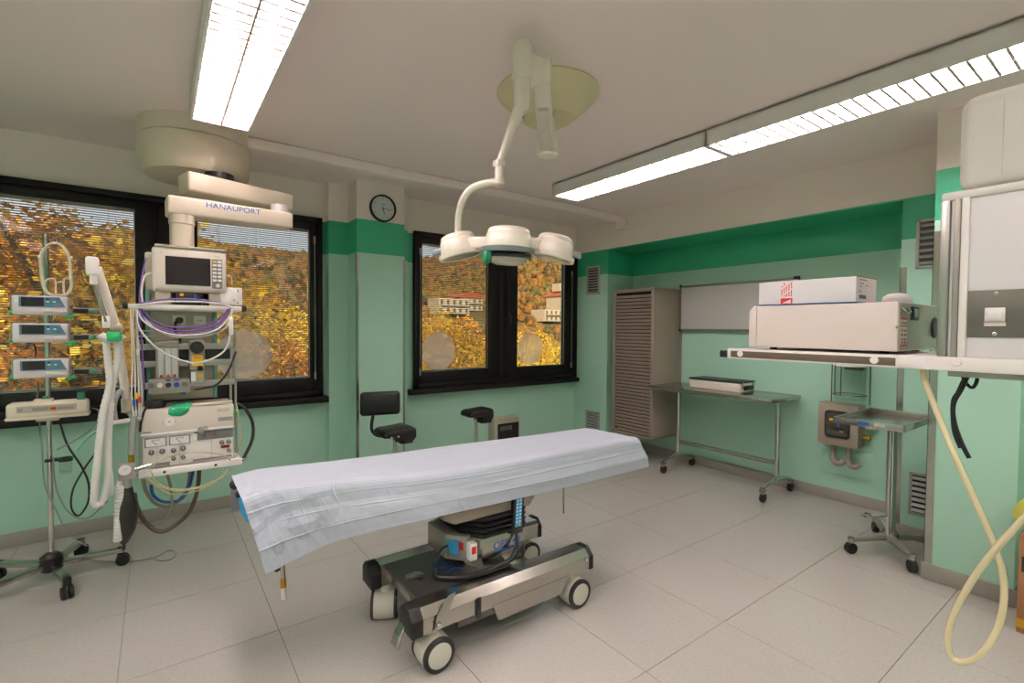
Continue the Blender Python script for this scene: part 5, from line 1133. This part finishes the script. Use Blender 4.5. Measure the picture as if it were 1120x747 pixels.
for z, x0_, x1_ in ((1.712, 1.825, 1.89), (1.700, 1.825, 1.862), (1.690, 1.83, 1.85), (1.695, 1.88, 1.90)): plate(EM, x0_, x1_, z, z+.003, .0003).build('print_line', 'label_grey', ct, world=True)
q = B(); q.sphere((2.03, .56, 1.652), .045, (1.1, .8, .55), 14); q.sphere((2.08, .59, 1.655), .04, (1, .8, .6), 12)
tag(q.build('tissue_wad', 'paper_white'), 'white crumpled tissue bundle lying behind the carton on the device', 'tissue')
# hose and cables below the boom
XT = 1.72
hp = [(1010, 403, 1.80), (1013, 420, 1.78), (1045, 500, XT), (1085, 590, XT), (1098, 640, XT), (1092, 685, 1.715), (1072, 716, 1.71), (1050, 724, 1.71), (1038, 712, 1.71), (1040, 680, 1.70), (1060, 640, 1.69), (1085, 605, 1.68), (1120, 566, 1.67), (1150, 530, 1.67), (1165, 480, 1.68), (1168, 430, 1.70), (1168, 408, 1.76)]
tag(B().tube([onx(*p) for p in hp], .0076, n=14, sub=10).build('rubber_hose', 'yellow_tube'), 'pale yellow rubber hose hanging in a big loop below the supply boom', 'hose')
tag(B().tube([onx(*p) for p in ((1062, 404, 1.85), (1052, 425, 1.83), (1043, 442, 1.82), (1044, 462, 1.82), (1052, 485, 1.82), (1060, 501, 1.82))], .0055, n=10).build('black_cable', 'black_cable'), 'black cable end dangling below the supply boom', 'cable')
tag(B().tube([onx(*p) for p in ((1050, 404, 1.86), (1056, 418, 1.86), (1063, 424, 1.86), (1068, 418, 1.86), (1070, 404, 1.87))], .0045, n=10).build('black_cable', 'black_cable'), 'short black cable loop tucked under the supply boom', 'cable')
tag(B().tube([onx(*p) for p in ((1058, 406, 1.88), (1048, 428, 1.86), (1042, 440, 1.84), (1043, 470, 1.84), (1050, 490, 1.84))], .0045, n=10).build('black_cable', 'black_cable'), 'thinner black cable beside the dangling cable end', 'cable')
# cardboard box with a yellow bag behind the column edge
cb_ = thing('cardboard_box', 'brown cardboard box with yellow tape on the floor beside the column', 'box', (3.72, .28, 0))
B().span((3.56, .10, .001), (3.85, .452, .51), .004).build('box', 'cardboard', cb_, world=True)
B().span((3.558, .10, .03), (3.561, .453, .075)).build('tape', 'tape_yellow', cb_, world=True)
plate(FX((3.5598, 0, 0)), -.44, -.42, .32, .40, .001).build('hand_hole', 'black_plastic', cb_, world=True)
q = B(); q.sphere((3.70, .29, .60), .205, (.9, 1.0, .62), 24); bm = q.bm
for v in bm.verts:
    k = 1+.16*(vn(v.co.x*18, v.co.z*18+v.co.y*13)-.5); v.co = Vector((3.70, .29, .60))+(v.co-Vector((3.70, .29, .60)))*k; v.co.z = max(v.co.z, .512)
tag(q.build('plastic_bag', 'bag_yellow'), 'crumpled yellow plastic bag stuffed on top of the cardboard box', 'bag')

# ================================================================== OUTSIDE
def hill_h(x, y):
    t = max(0, min(1, (y-70)/260)); t = t*t*(3-2*t)
    return -5+t*(42+5*math.sin(x*.011+.6)+6*math.sin(x*.027+2)+.055*max(0, x))+1.5*math.sin(x*.09+y*.05)*t
hb_ = B(); bm = hb_.bm; G = []
xs = [-420+i*14 for i in range(86)]; ys = [7+i*11 for i in range(42)]
for y in ys: G.append([bm.verts.new((x, y, hill_h(x, y))) for x in xs])
for j in range(len(ys)-1):
    for i in range(len(xs)-1): bm.faces.new((G[j][i], G[j][i+1], G[j+1][i+1], G[j+1][i]))
struct(hb_.build('hillside', 'grass'), 'autumn hillside rising behind the hospital grounds', 'hill')
# the wood on the hill: one uncountable mass of crowns
ico = bmesh.new(); bmesh.ops.create_icosphere(ico, subdivisions=1, radius=1); iv_ = [v.co.copy() for v in ico.verts]; jf = [[v.index for v in f.verts] for f in ico.faces]; ico.free()
rng = random.Random(3); vs, fs = [], []
for k in range(16000):
    y = rng.uniform(90, 420); x = rng.uniform(-.28*y-30, 1.12*y+20); z = hill_h(x, y); s = rng.uniform(.8, 1.9)*(.6 if y < 135 else 1)
    if 110 < x < 160 and 128 < y < 156 or 72 < x < 106 and 125 < y < 170 or 30 < x < 50 and 120 < y < 150: continue
    n0 = len(vs); sz = s*rng.uniform(.9, 1.5)
    for c in iv_:
        m_ = 1+rng.uniform(-.22, .22); vs.append((x+c.x*s*m_, y+c.y*s*m_, z+sz*.7+c.z*sz*m_))
    fs += [[n0+a for a in f] for f in jf]
me = bpy.data.meshes.new('wood'); me.from_pydata(vs, [], fs); me.materials.append(MATS['forest'])
fo = bpy.data.objects.new('hillside_wood', me); col.objects.link(fo); fo['kind'] = 'stuff'; fo['label'] = 'dense autumn wood covering the hillside beyond the window'; fo['category'] = 'forest'
# single trees near the building
def tree_mesh(seed, leafm, h, w_, n):
    rg = random.Random(seed); vs, fs = [], []
    blobs = [(rg.uniform(-.5, .5)*w_, rg.uniform(-.5, .5)*w_, h*rg.uniform(.35, .92), w_*rg.uniform(.3, .5)) for _ in range(9)]
    for _ in range(n):
        bx, by, bz, br_ = rg.choice(blobs); v = Vector((rg.gauss(0, 1), rg.gauss(0, 1), rg.gauss(0, .8))).normalized()*br_*rg.uniform(.5, 1.08)**.7
        c = Vector((bx, by, bz))+v; s = rg.uniform(.07, .16); a = Vector((rg.gauss(0, 1), rg.gauss(0, 1), rg.gauss(0, 1))).normalized(); b2 = a.orthogonal().normalized()*s*.7; a = a*s
        k = len(vs); vs += [c-a, c+b2, c+a, c-b2]; fs.append((k, k+1, k+2, k+3))
    m1 = bpy.data.meshes.new('foliage'); m1.from_pydata(vs, [], fs); m1.materials.append(MATS[leafm])
    t = B(); t.tube([(0, 0, -.3), (.1, 0, h*.25), (.0, .1, h*.5), (.05, 0, h*.85)], [w_*.06, w_*.05, w_*.04, w_*.02], n=8, sub=3)
    for bx, by, bz, br_ in blobs: t.tube([(0, 0, h*.3), (bx*.5, by*.5, bz*.75), (bx, by, bz)], [w_*.025, w_*.018, w_*.01], n=5, sub=2)
    return m1, t.mesh('trunk', 'bark')
TM_ = [tree_mesh(11, 'leaf_gold', 9.5, 4.6, 5200), tree_mesh(12, 'leaf_orange', 9, 4.4, 5000), tree_mesh(13, 'leaf_green', 8, 4.6, 5200), tree_mesh(14, 'leaf_dull', 10, 4.8, 5000)]
TN = ['golden yellow autumn tree', 'orange autumn tree', 'green and yellow tree', 'brown leaved autumn tree']
def tree_place(q): return ' outside, behind the syringe pumps' if q < -.02 else ' outside, behind the patient monitor rack' if q < .3 else ' outside, just beside the clock pillar' if q < .62 else ' outside, behind the mullion of the far window' if q < .76 else ' outside, below the red roofed building'
rg = random.Random(21)
TS = [(-5.4, 19, 0, 1.06), (-2.2, 23.5, 3, 1.06), (.0, 18, 0, .98), (-5.5, 31, 1, 1.35), (2.6, 27, 2, .76), (4.4, 21, 1, .70), (6.0, 32, 0, .80), (10.6, 21, 0, .74), (13.5, 25, 2, .80), (16.4, 29, 1, .84), (17.5, 23, 0, .62), (20.4, 27, 2, .58), (22.6, 31, 0, .60), (23.5, 25, 1, .46), (27, 33, 0, .62), (31, 36, 2, .60), (20, 41, 1, .85), (33.5, 44, 3, .68), (-1, 39, 1, 1.05), (9.5, 44, 2, .95), (26, 49, 0, .8), (38, 51, 1, .75)]
for x, y, k, s in TS:
    r_ = thing('autumn_tree', TN[k]+tree_place(x/y), 'tree', (x, y, -5.0), rg.uniform(0, 6), ('golden trees', 'orange trees', 'green trees', 'brown trees')[k] + ' outside')
    r_.scale = (s, s, s)
    for nm, me in zip(('foliage', 'trunk'), TM_[k]): o = bpy.data.objects.new(nm, me); col.objects.link(o); o.parent = r_
# houses on the slope
def house(x, y, z, w_, d, h, floors, cols_, label, roof=True):
    r_ = thing('apartment_building', label, 'building', (x, y, z))
    B().box((0, 0, h/2), (w_, d, h)).build('wall', 'house_wall', r_, smooth=False)
    if roof: B().prism([(-w_/2-.6, 0), (w_/2+.6, 0), (w_/2-2.2, 2.0), (-w_/2+2.2, 2.0)], d+1, frame((0, d/2+.5, h), (1, 0, 0), (0, 0, 1))).build('roof', 'house_roof', r_, smooth=False)
    wn = None; bl_ = None
    for f in range(floors):
        for c in range(cols_):
            p = (-w_/2+w_*(c+.5)/cols_, -d/2-.02, h*(f+.5)/floors)
            if wn is None: wn = B().box((0, 0, 0), (w_/cols_*.38, .12, h/floors*.5)).build('window', 'house_pane', r_, loc=p, smooth=False)
            else: inst(wn, r_, p)
        p = (0, -d/2-.5, h*(f+.12)/floors)
        if bl_ is None: bl_ = B().box((0, 0, 0), (w_*.9, 1.0, h/floors*.18)).build('balcony', 'concrete', r_, loc=p, smooth=False)
        else: inst(bl_, r_, p)
house(136, 150, 3.5, 11, 10, 11, 4, 4, 'cream apartment block with red hipped roof on the slope')
B().box((-2, 0, 14.6), (5, 5, 3.2)).build('roof_tower', 'house_wall', [o for o in bpy.data.objects if o.name == 'apartment_building'][0], smooth=False)
house(120, 142, 4.0, 9, 8, 4.5, 2, 4, 'low cream flat roofed house next to the red roofed apartment block', False)
house(82, 150, 6.0, 12, 8, 5.5, 2, 5, 'pale flat house among the trees on the slope', False)
house(98, 165, 8.0, 10, 8, 5, 2, 4, 'pale house behind the trees with a red roof')
house(40, 140, 9.0, 12, 9, 6, 2, 5, 'cream villa seen above the trees outside the near window')
# fence at the edge of the grounds
fe = thing('boundary_fence', 'long pale boundary fence with yellow posts outside the windows', 'fence', (8, 14, -5))
fp = None
for i in range(24):
    x = -6+i*1.3
    if fp is None: fp = B().box((0, 0, 0), (.09, .09, 1.5)).build('fence_post', 'post_yellow', fe, loc=(x-8, 0, 4.45))
    else: inst(fp, fe, (x-8, 0, 4.45))
B().box((1, 0, 4.95), (31, .06, .06)).build('fence_rail', 'concrete', fe); B().box((1, 0, 1.85), (31, .25, 3.75)).build('fence_wall', 'concrete', fe)
